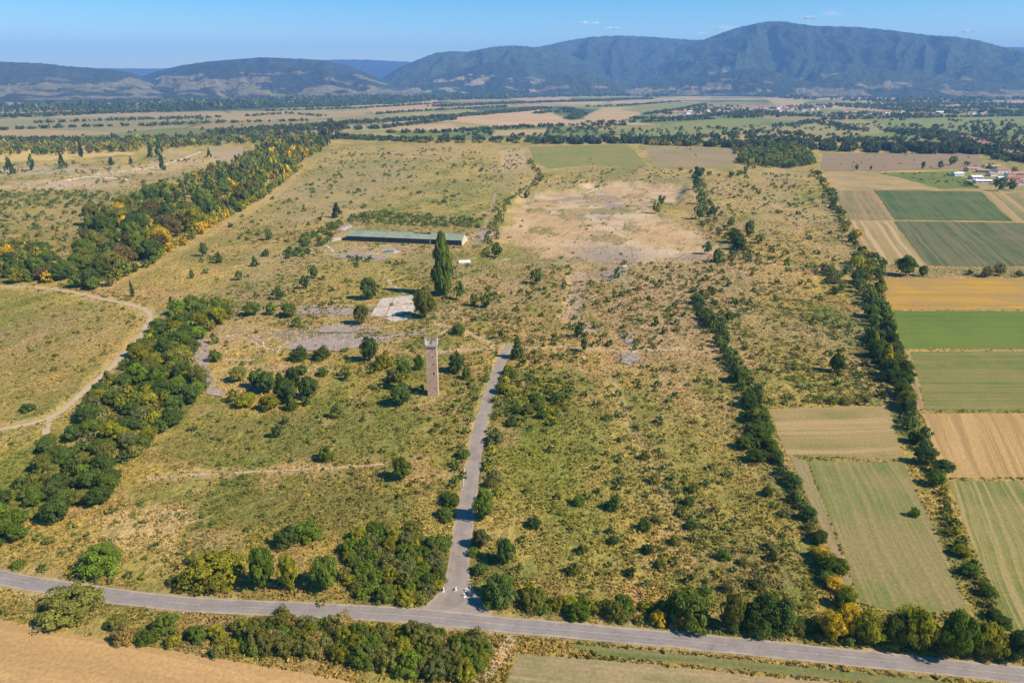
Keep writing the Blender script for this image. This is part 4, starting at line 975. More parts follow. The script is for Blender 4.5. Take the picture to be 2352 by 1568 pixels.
# tree line on the far left bank and scattered trees on the left ground
area('tree', [(-60, 332), (160, 330), (400, 322), (640, 312), (650, 326), (400, 344), (160, 356), (-60, 360)], 330, 4.5, 7.5, 1.4, 2.0, ['dark green', 'olive green', 'yellow green', 'olive green', 'rusty brown', 'dark green', 'mid green', 'yellow green'], 'in the autumn wood along the far left bank', 1, .42)
for (x, v, w, h) in ((20, 400, 30, 38), (72, 392, 26, 36), (142, 388, 22, 38), (186, 362, 16, 44), (372, 392, 18, 40), (366, 360, 28, 48), (345, 362, 20, 34), (300, 378, 12, 18), (254, 380, 20, 20), (480, 362, 14, 22)):
    mark('tree', x, v, w, h, 'deep green', 'dotted over the bare bank at the upper left')
area('bush', [(-20, 440), (150, 436), (330, 446), (280, 475), (100, 482), (-20, 484)], 150, 2.0, 3.6, .9, 1.3, ['mid green', 'dark green', 'olive green'], 'in the scrub at the upper left', 1.2, .6)
area('bush', [(-20, 490), (200, 490), (190, 560), (120, 590), (-20, 560)], 80, 1.5, 4.0, 1.0, 1.5, ['dark green', 'olive green', 'grey green'], 'on the upper left slope', 1.6, 1.1)
area('bush', [(-20, 380), (500, 360), (560, 380), (400, 420), (-20, 430)], 150, 1.2, 3.6, .9, 1.4, ['dark green', 'mid green', 'olive green'], 'on the bare bank at the upper left', 2, 1)

# --- scattered bushes
SC = ['dark green', 'dark green', 'dark green', 'mid green', 'olive green', 'deep green']
area('bush', [(700, 690), (480, 690), (420, 640), (520, 520), (640, 440), (760, 480), (700, 560), (640, 620)], 116, .7, 3.36, 1.0, 1.6, SC, 'on the dry slope below the tree belt', 2.4, 1.5)
area('bush', [(700, 690), (740, 610), (1000, 600), (1140, 610), (1180, 780), (1020, 740), (980, 660), (800, 660), (720, 760), (560, 780), (640, 700)], 116, .7, 2.46, 1.0, 1.5, SC, 'in the grass around the poplar', 2.2, 1.2)
area('bush', [(700, 400), (770, 340), (1200, 345), (1200, 440), (1120, 500), (1000, 480), (800, 480), (700, 450)], 480, 1.0, 3.6, .9, 1.4, SC, 'on the far slope behind the barn', 1.8, .9, .7, 3)
area('bush', [(1150, 610), (1300, 610), (1640, 600), (1600, 700), (1640, 820), (1500, 840), (1200, 790), (1130, 700)], 377, .6, 2.58, .9, 1.5, SC, 'on the brown grass below the pit', 2.2, 1.2)
area('bush', [(1160, 500), (1330, 440), (1500, 440), (1600, 560), (1600, 600), (1150, 600)], 87, .5, 2.13, .7, 1.2, SC, 'inside the bare pit', 2.2, 1.5)
area('bush', [(1590, 620), (1640, 580), (1760, 560), (1960, 600), (1880, 690), (1700, 720), (1620, 660)], 174, .7, 3.14, .9, 1.5, SC, 'on the brown slope between the hedgerows', 2.2, 1.1)
area('bush', [(1620, 560), (1600, 420), (1680, 400), (1860, 400), (1930, 520), (1980, 600), (1700, 590)], 246, .8, 3.58, .9, 1.4, SC, 'on the far brown slope left of the hedgerow', 2.2, 1.1)
area('bush', [(1640, 700), (1860, 690), (1990, 740), (2040, 920), (1760, 920), (1700, 800)], 159, .6, 2.46, .9, 1.4, SC, 'in the yellow grass between the hedgerows', 2.2, 1.1)
area('bush', [(1200, 800), (1640, 850), (1690, 950), (1380, 950), (1180, 880)], 174, .5, 2.02, .9, 1.5, SC + ['yellow green'], 'in the olive grass right of the tower', 2.0, 1.1)
area('bush', [(1160, 1000), (1400, 940), (1690, 950), (1740, 1060), (1840, 1230), (1880, 1340), (1600, 1380), (1200, 1370), (1150, 1200)], 275, .5, 2.13, .9, 1.6, SC + ['grey green', 'olive green', 'yellow green'], 'in the grass right of the access road', 1.8, 1.1)
row('bush', [(1500, 990), (1530, 1060), (1545, 1130), (1580, 1200), (1600, 1240)], 4, 4, .8, 1.9, 1.0, 1.5, ['dark green', 'grey green'], 'along the faint path right of the access road')
area('bush', [(460, 950), (700, 960), (1000, 920), (1090, 960), (1040, 1080), (900, 1080), (440, 1080), (400, 1040)], 130, .5, 1.68, .8, 1.4, SC + ['fresh green', 'olive green'], 'in the brown grass left of the access road', 2.0, 1.2)
area('bush', [(420, 1100), (880, 1080), (1040, 1110), (1030, 1230), (800, 1220), (600, 1230), (460, 1200)], 87, .5, 1.46, .8, 1.2, SC + ['grey green', 'olive green'], 'in the lower brown grass left of the access road', 2.0, 1.3)
area('bush', [(60, 1190), (300, 1150), (560, 1210), (620, 1290), (380, 1320), (280, 1290), (40, 1280)], 87, .5, 1.90, .7, 1.1, ['olive green', 'mid green', 'grey green'], 'on the bare stony slope at the lower left', 2.0, 1.1)
area('bush', [(0, 680), (300, 710), (320, 740), (160, 920), (60, 960), (0, 960)], 87, .5, 1.90, .7, 1.1, ['dark green', 'olive green', 'mid green'], 'on the left meadow inside the track', 2.2, 1.3)
area('bush', [(0, 1000), (90, 1010), (80, 1100), (0, 1150)], 23, .6, 1.79, .7, 1.1, ['mid green', 'fresh green'], 'in the lush grass at the left edge', 2.0, 1.2)
area('bush', [(1040, 820), (1130, 820), (1090, 940), (1020, 960), (1010, 920)], 58, .6, 1.90, .9, 1.4, ['olive green', 'mid green', 'dark green'], 'between the tower and the access road', 2.0, 1.0)
area('bush', [(760, 840), (980, 830), (980, 900), (860, 960), (740, 930)], 58, .7, 2.24, .9, 1.3, ['yellow green', 'mid green', 'olive green'], 'in the green hollow left of the tower', 2.0, .9)
area('bush', [(480, 770), (640, 800), (900, 810), (980, 780), (900, 860), (600, 860), (490, 820)], 58, .6, 1.90, .9, 1.3, SC, 'between the pavement remnants', 2.0, 1.2)
area('bush', [(1230, 388), (1500, 384), (1580, 400), (1560, 420), (1250, 430)], 130, .9, 2.91, .8, 1.2, ['olive green', 'mid green', 'dark green'], 'behind the far bank of the pit', 2.0, .9)
area('bush', [(1890, 355), (2240, 352), (2260, 384), (1900, 390)], 37, .8, 2.46, .8, 1.2, SC, 'on the brown field before the far wood', 2.0, 1.3, nofield=False)
area('bush', [(1220, 336), (1440, 334), (1680, 342), (1680, 384), (1230, 386)], 37, .8, 2.46, .8, 1.2, SC, 'on the far green meadow', 2.0, 1.3, nofield=False)
area('bush', [(2020, 398), (2190, 396), (2250, 432), (2160, 434)], 31, 1.2, 3.14, .7, 1.0, SC, 'on the green plot by the houses', 1.5, .9, nofield=False)
mark('bush', 2104, 1188, 26, 26, 'mid green', Z0, 'single green bush on the mown strip beside the right hedgerow')
mark('bush', 58, 950, 34, 24, 'dark green', Z0, 'dark bush on the left meadow just above the track')
# ------------------------------------------------------------------ place the plants: the 300 largest of a kind one by one, the rest as one mass
def project(p, z=0.0):
    d = p[1] * CT + (CAM_H - z) * ST
    u = p[1] * ST - (CAM_H - z) * CT
    return 1176 + FOCAL * p[0] / d, 784 - FOCAL * u / d

def ordinal(n):
    return '%d%s' % (n, 'th' if 10 <= n % 100 <= 20 else {1: 'st', 2: 'nd', 3: 'rd'}.get(n % 10, 'th'))

def in_view(q):
    x, v = project(q['p'], q['h'] * .5)
    return -20 < x < 2372 and 0 < v < 1590

groups = {}
for q in PLANTS: groups.setdefault((q['kind'], q['col'], q['zone']), []).append(q)
for (kind, col, zone), g in groups.items():
    auto = [q for q in g if not q['label'] and in_view(q)]
    auto.sort(key=lambda q: np.hypot(*q['p']))
    for i, q in enumerate(auto):
        if len(auto) == 1: q['label'] = 'only %s %s %s' % (col, kind, zone)
        elif i == 0: q['label'] = 'nearest %s %s %s' % (col, kind, zone)
        else: q['label'] = '%s %s, %s nearest such %s' % (col, kind, ordinal(i + 1), zone)

def proto_plant(name, crown, trunk, trunk_name):
    root = bpy.data.objects.new(name, None); root.empty_display_size = .5
    c = bpy.data.objects.new('crown', crown); c.parent = root
    c.material_slots[0].link = 'OBJECT'
    kids = [c]
    if trunk is not None:
        t = bpy.data.objects.new(trunk_name, trunk); t.parent = root; kids.append(t)
    return root, kids

PROTO = {}
def place(q, k):
    kind = q['kind']
    if kind == 'poplar': key = ('poplar', 0)
    elif kind == 'tree' and q['h'] / q['r'] < 1.15: key = ('treebush', k % 5)
    elif kind == 'tree': key = ('tree', k % 7) if q['h'] / q['r'] > 1.5 else ('tree', k % 5)
    else: key = ('bush', k % 6)
    if kind != 'poplar' and q['r'] / depth(q['p']) * 683 > 8.5: key = ('bigbush' if kind == 'bush' or q['h'] / q['r'] < 1.15 else 'bigtree', k % 4)
    elif kind == 'tree' and q['h'] / q['r'] > 2.7: key = ('tree', 5 + k % 2)
    key = (*key, kind)
    if key not in PROTO:
        a, i, _ = key
        if a == 'poplar': PROTO[key] = proto_plant('poplar', POPLAR_CROWN, TRUNKS[0], 'trunk')
        elif a == 'bigbush': PROTO[key] = proto_plant(kind, BIG_BUSHES[i], STEMS[i % 2], 'trunk' if kind == 'tree' else 'stem')
        elif a == 'bigtree': PROTO[key] = proto_plant(kind, BIG_TREES[i], TRUNKS[i % 3], 'trunk')
        elif a == 'treebush': PROTO[key] = proto_plant('tree', BUSH_CROWNS[i], STEMS[i % 2], 'trunk')
        elif a == 'tree': PROTO[key] = proto_plant('tree', (TREE_CROWNS + CONE_CROWNS)[i], TRUNKS[i % 3], 'trunk')
        else: PROTO[key] = proto_plant('bush', (BUSH_CROWNS + TREE_CROWNS[:1])[i], STEMS[i % 2], 'stem')
        root, kids = PROTO[key]
    else:
        pr, pk = PROTO[key]
        root = pr.copy(); kids = []
        for c in pk:
            d = c.copy(); d.parent = root; kids.append(d)
    COL.objects.link(root)
    for c in kids: COL.objects.link(c)
    p = q['p']
    root.location = (p[0], p[1], gz1(p) - .05)
    root.rotation_euler = (0, 0, random.uniform(0, 6.28))
    j = random.uniform(.92, 1.08)
    root.scale = (q['r'] * j, q['r'] / j, q['h'])
    kids[0].material_slots[0].material = FMAT[q['col']]
    grp = {'tree': 'trees on the old grounds and hedgerows', 'bush': 'bushes scattered over the grassland'}.get(kind)
    tag(root, q['label'], kind, grp)

LIMIT = {'tree': 300, 'bush': 300, 'poplar': 5}
rest = []
for kind in ('poplar', 'tree', 'bush'):
    g = sorted([q for q in PLANTS if q['kind'] == kind and in_view(q)], key=lambda q: -q['app'])
    for k, q in enumerate(g):
        if k < LIMIT[kind]: place(q, k)
        else: rest.append(q)
    rest += [q for q in PLANTS if q['kind'] == kind and not in_view(q)]

LEAVES = vertex_foliage_material('mixed_leaves')
LOD = {}
def lod(kind, n, leaf, i):
    k = (kind, n, i)
    if k not in LOD: LOD[k] = make_crown(900 + i * 13 + n, max(5, n // 10), n, leaf, kind)
    return LOD[k]

def mass(name, items, n, leaf, kinds=('round', 'bush')):
    """items: (x, y, z, r, h, colour pair, kind) joined into one mesh"""
    V, F, C = [], [], []; off = 0
    r = np.random.default_rng(len(items))
    for j, (x, y, z, rad, h, cols, kd) in enumerate(items):
        v, f, t = lod(kd, n, leaf, j % 6)
        a = r.uniform(0, 6.28); ca, sa = math.cos(a), math.sin(a)
        w = np.empty_like(v); w[:, 0] = (v[:, 0] * ca - v[:, 1] * sa) * rad + x; w[:, 1] = (v[:, 0] * sa + v[:, 1] * ca) * rad + y; w[:, 2] = v[:, 2] * h + z
        b, c = np.array(cols[0]), np.array(cols[1])
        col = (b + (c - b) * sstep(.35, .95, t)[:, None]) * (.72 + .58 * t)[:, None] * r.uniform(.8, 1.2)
        V.append(w); F.append(f + off); C.append(col); off += len(v)
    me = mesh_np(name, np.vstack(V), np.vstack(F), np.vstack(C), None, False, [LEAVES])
    return tag(link(name, me), kind='stuff')

zz = gz(np.array([q['p'][0] for q in rest]), np.array([q['p'][1] for q in rest]))
def item(q, z): return (q['p'][0], q['p'][1], z - .05, q['r'], q['h'], FOL[q['col']], 'bush' if q['kind'] == 'bush' or q['h'] / q['r'] < 1.15 else 'cone' if q['col'] == 'deep green' and q['h'] / q['r'] > 1.9 else 'round')
for nm, kd, lo, hi, n, leaf in (('scrub', 'bush', 0, 900, 70, .20), ('scrub', 'bush', 900, 9e9, 40, .26), ('undergrowth', 'tree', 0, 620, 170, .15), ('woods', 'tree', 620, 9e9, 80, .21)):
    it = [item(q, z) for q, z in zip(rest, zz) if q['kind'] == kd and lo <= q['p'][1] < hi]
    if it: mass(nm, it, n, leaf)

# ------------------------------------------------------------------ far belts of trees on the plain
FARCOL = [((0.090, 0.124, 0.041), (0.138, 0.178, 0.047)), ((0.110, 0.147, 0.045), (0.168, 0.205, 0.054)), ((0.070, 0.102, 0.041), (0.115, 0.147, 0.047)), ((0.142, 0.156, 0.047), (0.201, 0.212, 0.060))]
AUTCOL = [((0.250, 0.254, 0.030), (0.394, 0.361, 0.041)), ((0.333, 0.263, 0.034), (0.541, 0.390, 0.041))]
far_items = []
def belt(pts, width, spacing, r0, r1, hr=1.5, cols=FARCOL, dens=1.0):
    ln = smooth_line(PL(pts), 30.0)
    L = np.sum(np.linalg.norm(np.diff(ln, axis=0), axis=1))
    n = int(L * width / spacing ** 2 * dens) + int(L / spacing)
    seg = np.concatenate([[0], np.cumsum(np.linalg.norm(np.diff(ln, axis=0), axis=1))])
    for s in rng.uniform(0, L, n):
        k = min(np.searchsorted(seg, s), len(ln) - 1); p = ln[k]
        d = ln[min(k + 1, len(ln) - 1)] - ln[max(k - 1, 0)]; d = d / (np.linalg.norm(d) + 1e-9)
        o = rng.uniform(-.5, .5) * width * (.6 + .8 * vnoise(np.array([s / 80]), np.array([3.]), 5)[0])
        q = p + np.array([-d[1], d[0]]) * o + d * rng.uniform(-10, 10)
        r = rng.uniform(r0, r1)
        far_items.append((q[0], q[1], -.3, r, r * hr * rng.uniform(.8, 1.25), cols[rng.integers(len(cols))], 'round' if rng.random() < .7 else 'bush'))
def wood(poly, n, r0, r1, hr=1.4, cols=FARCOL, clump=True, avoid=True):
    q = PL(poly); lo, hi = q.min(0), q.max(0); got = 0; tries = 0
    while got < n and tries < n * 30:
        tries += 1; p = rng.uniform(lo, hi)
        if not in_poly(np.array([p[0]]), np.array([p[1]]), q)[0]: continue
        if clump and fbm(np.array([p[0] / 170]), np.array([p[1] / 260]), 91, 3)[0] < .46: continue
        if avoid and any(in_poly(np.array([p[0]]), np.array([p[1]]), w[0])[0] for w in FARW): continue
        r = rng.uniform(r0, r1); got += 1
        far_items.append((p[0], p[1], -.3, r, r * hr * rng.uniform(.8, 1.25), cols[rng.integers(len(cols))], 'round' if rng.random() < .7 else 'bush'))

belt([(760, 316), (860, 321), (980, 325), (1100, 323), (1220, 325)], 44, 7, 3.4, 6, 1.5)
belt([(900, 325), (1010, 329), (1140, 328), (1230, 330)], 10, 9, 3.0, 5.0, 1.3, AUTCOL)
belt([(1220, 326), (1320, 328), (1440, 326), (1540, 330), (1640, 334), (1720, 338)], 75, 6.5, 4.0, 7, 1.7)
belt([(1464, 331), (1530, 334), (1592, 336)], 12, 8, 3.6, 5.5, 1.6, AUTCOL)
belt([(1700, 335), (1800, 338), (1900, 340), (2000, 344), (2100, 346), (2230, 347), (2290, 352)], 110, 7, 4.5, 7.5, 1.7)
belt([(1500, 318), (1640, 316), (1760, 318), (1840, 326), (1930, 325), (2080, 322)], 60, 13, 4, 6.5, 1.4)
belt([(2080, 300), (2140, 312), (2200, 322), (2270, 338), (2352, 360), (2420, 380)], 110, 13, 4, 7, 1.4)
belt([(2200, 312), (2290, 322), (2420, 335)], 160, 16, 4, 7, 1.3, dens=.5)
belt([(-40, 322), (120, 323), (300, 322), (480, 314), (640, 306)], 46, 12, 4, 6.5, 1.5)
belt([(480, 308), (600, 298), (760, 288), (880, 280), (1000, 272), (1120, 262), (1250, 250)], 70, 13, 4.5, 7, 1.5)
belt([(640, 304), (760, 297), (860, 296), (980, 282), (1040, 274)], 40, 13, 4, 6.5, 1.5)
belt([(330, 292), (420, 284), (540, 282), (700, 278)], 34, 13, 4, 6, 1.3, dens=.7)
belt([(560, 268), (660, 262), (740, 268)], 26, 14, 4, 6, 1.3, dens=.6)
belt([(-60, 270), (60, 268), (180, 262), (320, 257), (440, 253), (560, 249), (700, 246), (840, 240), (960, 232)], 150, 15, 5, 8, 1.5)
belt([(-60, 258), (200, 253), (440, 246), (700, 240), (900, 234)], 160, 22, 6, 9, 1.4, dens=.6)
belt([(1000, 246), (1120, 240), (1240, 236), (1370, 232), (1480, 228)], 110, 17, 5, 8, 1.4)
belt([(1300, 250), (1330, 262), (1310, 274)], 50, 13, 4, 7, 1.3)
belt([(1230, 262), (1260, 258), (1300, 258)], 40, 13, 4, 7, 1.3)
belt([(1440, 290), (1400, 288), (1240, 292), (1120, 298), (1000, 305), (900, 305)], 34, 12, 4, 6.5, 1.4)
belt([(1440, 272), (1520, 274), (1600, 270), (1700, 262), (1860, 268), (2000, 270)], 50, 14, 4, 7, 1.3)
belt([(1780, 292), (1830, 286), (1880, 280), (1920, 290), (1960, 300)], 50, 14, 4, 7, 1.2, dens=.6)
belt([(1600, 292), (1700, 300), (1780, 302)], 30, 14, 3.5, 6, 1.2, dens=.4)
wood([(1480, 242), (1640, 240), (1780, 248), (1900, 240), (2100, 238), (2400, 242), (2420, 270), (2040, 272), (1960, 266), (1700, 272), (1500, 268)], 1500, 5, 8)
wood([(1480, 224), (1640, 218), (1860, 230), (2000, 236), (2420, 236), (2420, 210), (2000, 204), (1500, 204)], 2200, 9, 15)
wood([(-60, 252), (500, 244), (900, 232), (1500, 220), (1500, 208), (900, 216), (400, 232), (-60, 240)], 3000, 9, 15, clump=True)
belt([(-60, 250), (300, 246), (700, 238), (1000, 228), (1400, 218), (1800, 208), (2420, 203)], 500, 30, 10, 16, 1.2, dens=.8)
wood([(1040, 300), (1400, 292), (1480, 312), (1220, 322), (1000, 322)], 160, 3.5, 6, 1.2)
wood([(-60, 280), (480, 266), (560, 290), (300, 318), (-60, 320)], 60, 3, 6, 1.2)
wood([(1400, 300), (2080, 280), (2080, 318), (1420, 320)], 170, 3, 6, 1.2, avoid=False)
wood([(2040, 276), (2400, 280), (2400, 330), (2100, 300)], 160, 4, 7, 1.3, avoid=False)
wood([(1960, 236), (2420, 238), (2420, 268), (2050, 268)], 500, 5, 8)
for pts in ([(-20, 300), (200, 292), (440, 286)], [(60, 284), (300, 276), (500, 270)], [(860, 263), (1000, 254), (1160, 246)], [(1480, 264), (1560, 252), (1620, 240)], [(1860, 227), (2000, 222), (2400, 230)], [(1700, 216), (1900, 212), (2200, 206)],
            [(1340, 246), (1420, 244), (1560, 234)], [(1040, 230), (1200, 222), (1340, 220)], [(1330, 282), (1480, 281), (1640, 274)], [(1880, 276), (2060, 272), (2400, 266)], [(1640, 312), (1760, 306), (1860, 314)], [(600, 256), (840, 248), (1010, 238)]):
    belt(pts, 16, 11, 4, 7.5, 1.2, dens=.8)
a_ = [i for i in far_items if i[1] < 2300]; b_ = [i for i in far_items if i[1] >= 2300]
mass('woods', a_, 30, .30); mass('woods', b_, 12, .50)

# ------------------------------------------------------------------ tufts of grass and weeds
def build_low_scrub():
    r = np.random.default_rng(17); n = 60000
    Y = np.exp(r.uniform(math.log(230), math.log(1150), n)); X = r.uniform(-.80, .62, n) * (Y * CT + CAM_H * ST)
    wild = PL([(700, 330), (1210, 335), (1240, 395), (1560, 395), (1700, 390), (1870, 395), (1990, 640), (2040, 930), (1740, 930), (1600, 800), (1200, 830), (960, 800), (430, 720), (200, 690), (-60, 640), (-60, 330), (640, 330), (690, 380), (400, 560), (200, 660), (440, 700)])
    k = in_poly(X, Y, wild) & (fbm(X / 22, Y / 34, 101, 4) > .50) & (poly_dist(X, Y, PIT) < -2)
    for ln, w in ((SIDE, 3.5), (TRACK_LEFT, 2.5), (PATH_CROSS, 1.5), (PATH_EAST, 1.5)): k &= seg_dist(X, Y, ln[::4]) > w
    for q in FIELDS: k &= ~in_poly(X, Y, q[0])
    k &= (seg_dist(X, Y, np.array([BARN_A, BARN_B]) + (0, 9)) > 14) & (np.hypot(X - TOWER_AT[0], Y - TOWER_AT[1]) > 5)
    X, Y = X[k][:9000], Y[k][:9000]; z = gz(X, Y)
    names = ['olive green', 'mid green', 'dark green', 'olive green', 'straw brown', 'grey green']
    it = [(X[i], Y[i], z[i] - .05, r.uniform(.6, 1.5), 0, FOL[names[r.integers(6)]], 'bush') for i in range(len(X))]
    it = [(a, b, c, d, d * r.uniform(.5, .95), e, f) for a, b, c, d, _, e, f in it]
    mass('scrub', it, 18, .34)
build_low_scrub()

def build_tufts():
    r = np.random.default_rng(11)
    n = 250000
    Y = 95 + (620 - 95) * r.random(n) ** 1.8
    X = r.uniform(-.80, .80, n) * (Y * CT + CAM_H * ST)
    keep = (fbm(X / 5, Y / 6, 61, 3) > .36)
    for ln, w in ((ROAD, 3.1), (SIDE, 3.0), (TRACK_LEFT, 1.8)):
        keep &= seg_dist(X, Y, ln[::4]) > w
    X, Y = X[keep], Y[keep]
    d = poly_dist(X, Y, PIT); k = np.ones(len(X), bool); k &= (d < 0) | (r.random(len(X)) < .25)
    for q in FIELDS: k &= ~in_poly(X, Y, q[0])
    k &= np.hypot(X - TOWER_AT[0], Y - TOWER_AT[1]) > 3.4
    k &= np.hypot(X - P(1048, 1392)[0], (Y - P(1048, 1392)[1]) * 1.2) > 7.5
    X, Y = X[k], Y[k]; n = len(X)
    c, g = ground_color(X, Y)
    size = r.uniform(.16, .46, n) * (1 + (r.random(n) < .08) * r.uniform(.3, 1.0, n))
    hue = r.random(n)
    col = c * r.uniform(1.1, 1.75, (n, 1))
    gcol = np.array([.165, .185, .040]); m = (fbm(X / 26, Y / 30, 66, 3) > .50) & (hue < .55) | (hue < .15)
    col = np.where(m[:, None], (col * .35 + gcol * .65) * r.uniform(.7, 1.2, (n, 1)), col)
    z = gz(X, Y)
    V = np.empty((n, 3, 4, 3), np.float32)
    for j in range(3):
        a = r.uniform(0, 6.28, n); ux, uy = np.cos(a), np.sin(a)
        tilt = r.uniform(.1, .6, n); b = r.uniform(0, 6.28, n)
        wd, ht = size * r.uniform(.7, 1.1, n), size * r.uniform(.7, 1.2, n)
        ox, oy = r.uniform(-.3, .3, n) * size, r.uniform(-.3, .3, n) * size
        for m_, (s, t) in enumerate(((-.5, 0), (.5, 0), (.8, 1), (-.8, 1))):
            V[:, j, m_, 0] = X + ox + ux * wd * s + np.cos(b) * tilt * ht * t
            V[:, j, m_, 1] = Y + oy + uy * wd * s + np.sin(b) * tilt * ht * t
            V[:, j, m_, 2] = z + ht * t * (1 + .2 * s) - .03
    V = V.reshape(-1, 3); F = np.arange(n * 12).reshape(-1, 4)
    C = np.repeat(col, 12, 0) * np.tile(np.array([.9, .9, 1.1, 1.1]), n * 3)[:, None]
    tag(link('grass', mesh_np('grass', V, F, C, None, False, [LEAVES])), kind='stuff')
build_tufts()
# ------------------------------------------------------------------ the tower
def build_tower():
    root = link('watchtower', None, loc=(TOWER_AT[0], TOWER_AT[1], 0))
    tag(root, 'tall square brick tower with open railed platform standing in the scrub', 'tower')
    W, H = 2.05, 21.6
    plaster = NT('reddish_plaster')
    p = plaster.node('ShaderNodeTexCoord').outputs['Object']
    f = plaster.noise(p, .7, 6, .65); g = plaster.noise(p, 4.0, 3, .6)
    plaster.color(plaster.scale_col(plaster.mix(plaster.ramp(f, .48, .66), (.50, .32, .215), (.60, .43, .32)), plaster.ramp(g, .3, .7, .85, 1.15)))
    plaster.bump(g, .4, .05); plaster = plaster.m
    conc = simple('tower_concrete', (.50, .42, .36), .2, 1.5, .9, .2, 'obj')
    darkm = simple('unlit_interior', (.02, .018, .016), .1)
    rust = simple('rusty_steel', (.20, .12, .08), .3, 4, .8, .1, 'obj')
    # the shaft: each face built round its openings
    holes = [(0.55, 19.9, .45, .5), (.55, 17.0, .6, .5), (.75, 13.6, .6, .8), (.75, 9.4, .55, 1.4), (.95, 3.5, .5, .6)]
    b = MB(); t = .35
    hs = sorted(holes, key=lambda q: q[1])
    z = 0.0
    for hx, hz, hw, hh in hs:
        b.box(-W, W, -W, -W + t, z, hz)
        b.box(-W, hx - hw / 2, -W, -W + t, hz, hz + hh); b.box(hx + hw / 2, W, -W, -W + t, hz, hz + hh); z = hz + hh
    b.box(-W, W, -W, -W + t, z, H)
    b.box(-W, W, W - t, W, 0, H); b.box(-W, -W + t, -W + t, W - t, 0, H); b.box(W - t, W, -W + t, W - t, 0, H)
    b.build('shaft', plaster, root)
    for i, (hx, hz, hw, hh) in enumerate(holes):
        w = link('window', None, root, (hx, -W, hz))
        m = MB(); m.box(-hw / 2 + .003, hw / 2 - .003, .28, .33, .003, hh - .003); m.build('pane', darkm, w)  # near-black sheet, painted as the shade inside the opening
        m = MB(); e = .09
        m.box(-hw / 2 - e, hw / 2 + e, -.03, -.002, -e, -.002); m.box(-hw / 2 - e, hw / 2 + e, -.03, -.002, hh + .002, hh + e)
        m.box(-hw / 2 - e, -hw / 2 - .002, -.03, -.002, 0, hh); m.box(hw / 2 + .002, hw / 2 + e, -.03, -.002, 0, hh)
        m.build('frame', conc, w)
    # pale corner pilaster strips
    for sx in (-1, 1):
        m = MB(); m.box(sx * W - .16 if sx > 0 else -W - .03, W + .03 if sx > 0 else -W + .16, -W - .03, -W - .003, 0, H); m.build('corner_strip', conc, root)
    D = 2.42
    m = MB(); m.box(-D, D, -D, D, H + .003, H + .42); m.build('platform', conc, root)
    m = MB(); m.box(-D + .1, D - .1, -D - .05, -D + .1, H + .43, H + 1.05); m.build('parapet', conc, root)
    for sx in (-1, 1):
        m = MB(); m.box(sx * (D - .075) - .075, sx * (D - .075) + .075, -D + .12, D - .12, H + .43, H + 1.05); m.build('parapet', conc, root)
    m = MB(); m.box(-D + .1, D - .1, D - .1, D + .05, H + .43, H + 1.05); m.build('parapet', conc, root)
    top = H + 3.9
    for sx in (-1, 1):
        for sy in (-1, 1):
            m = MB(); x, y = sx * (D - .12), sy * (D - .12)
            m.box(x - .13, x + .13, y - .13, y + .13, H + 1.06, top + (.6 if sy < 0 else 0)); m.build('post', conc, root)
    m = MB(); m.bar((.05, D - .1, H + 1.0), (.05, D - .1, top + .9), .09, 6); m.build('post', rust, root)
    for zz_, th in ((H + 1.75, .09), (H + 2.45, .08)):
        for a, bb in (((-D + .1, -D + .12), (D - .1, -D + .12)), ((D - .12, -D + .1), (D - .12, D - .1)), ((-D + .12, -D + .1), (-D + .12, D - .1)), ((-D + .1, D - .12), (D - .1, D - .12))):
            m = MB(); m.bar((*a, zz_), (*bb, zz_), th, 5); m.build('rail', conc, root)
    for k in range(1, 8):
        x = -D + .1 + k * (2 * D - .2) / 8
        m = MB(); m.bar((x, -D + .12, H + 1.05), (x, -D + .12, H + 2.45), .05, 5); m.build('baluster', conc, root)
        m = MB(); m.bar((x, D - .12, H + 1.05), (x, D - .12, H + 2.45), .05, 5); m.build('baluster', conc, root)
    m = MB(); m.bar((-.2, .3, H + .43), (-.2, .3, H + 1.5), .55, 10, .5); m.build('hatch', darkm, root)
    m = MB(); m.box(.5, 1.5, .2, 1.2, H + .43, H + 1.25); m.build('chest', conc, root)
    m = MB(); m.box(-D - .35, -D - .003, -1.4, -.4, H + .05, H + 1.0); m.build('bracket_box', darkm, root)
build_tower()

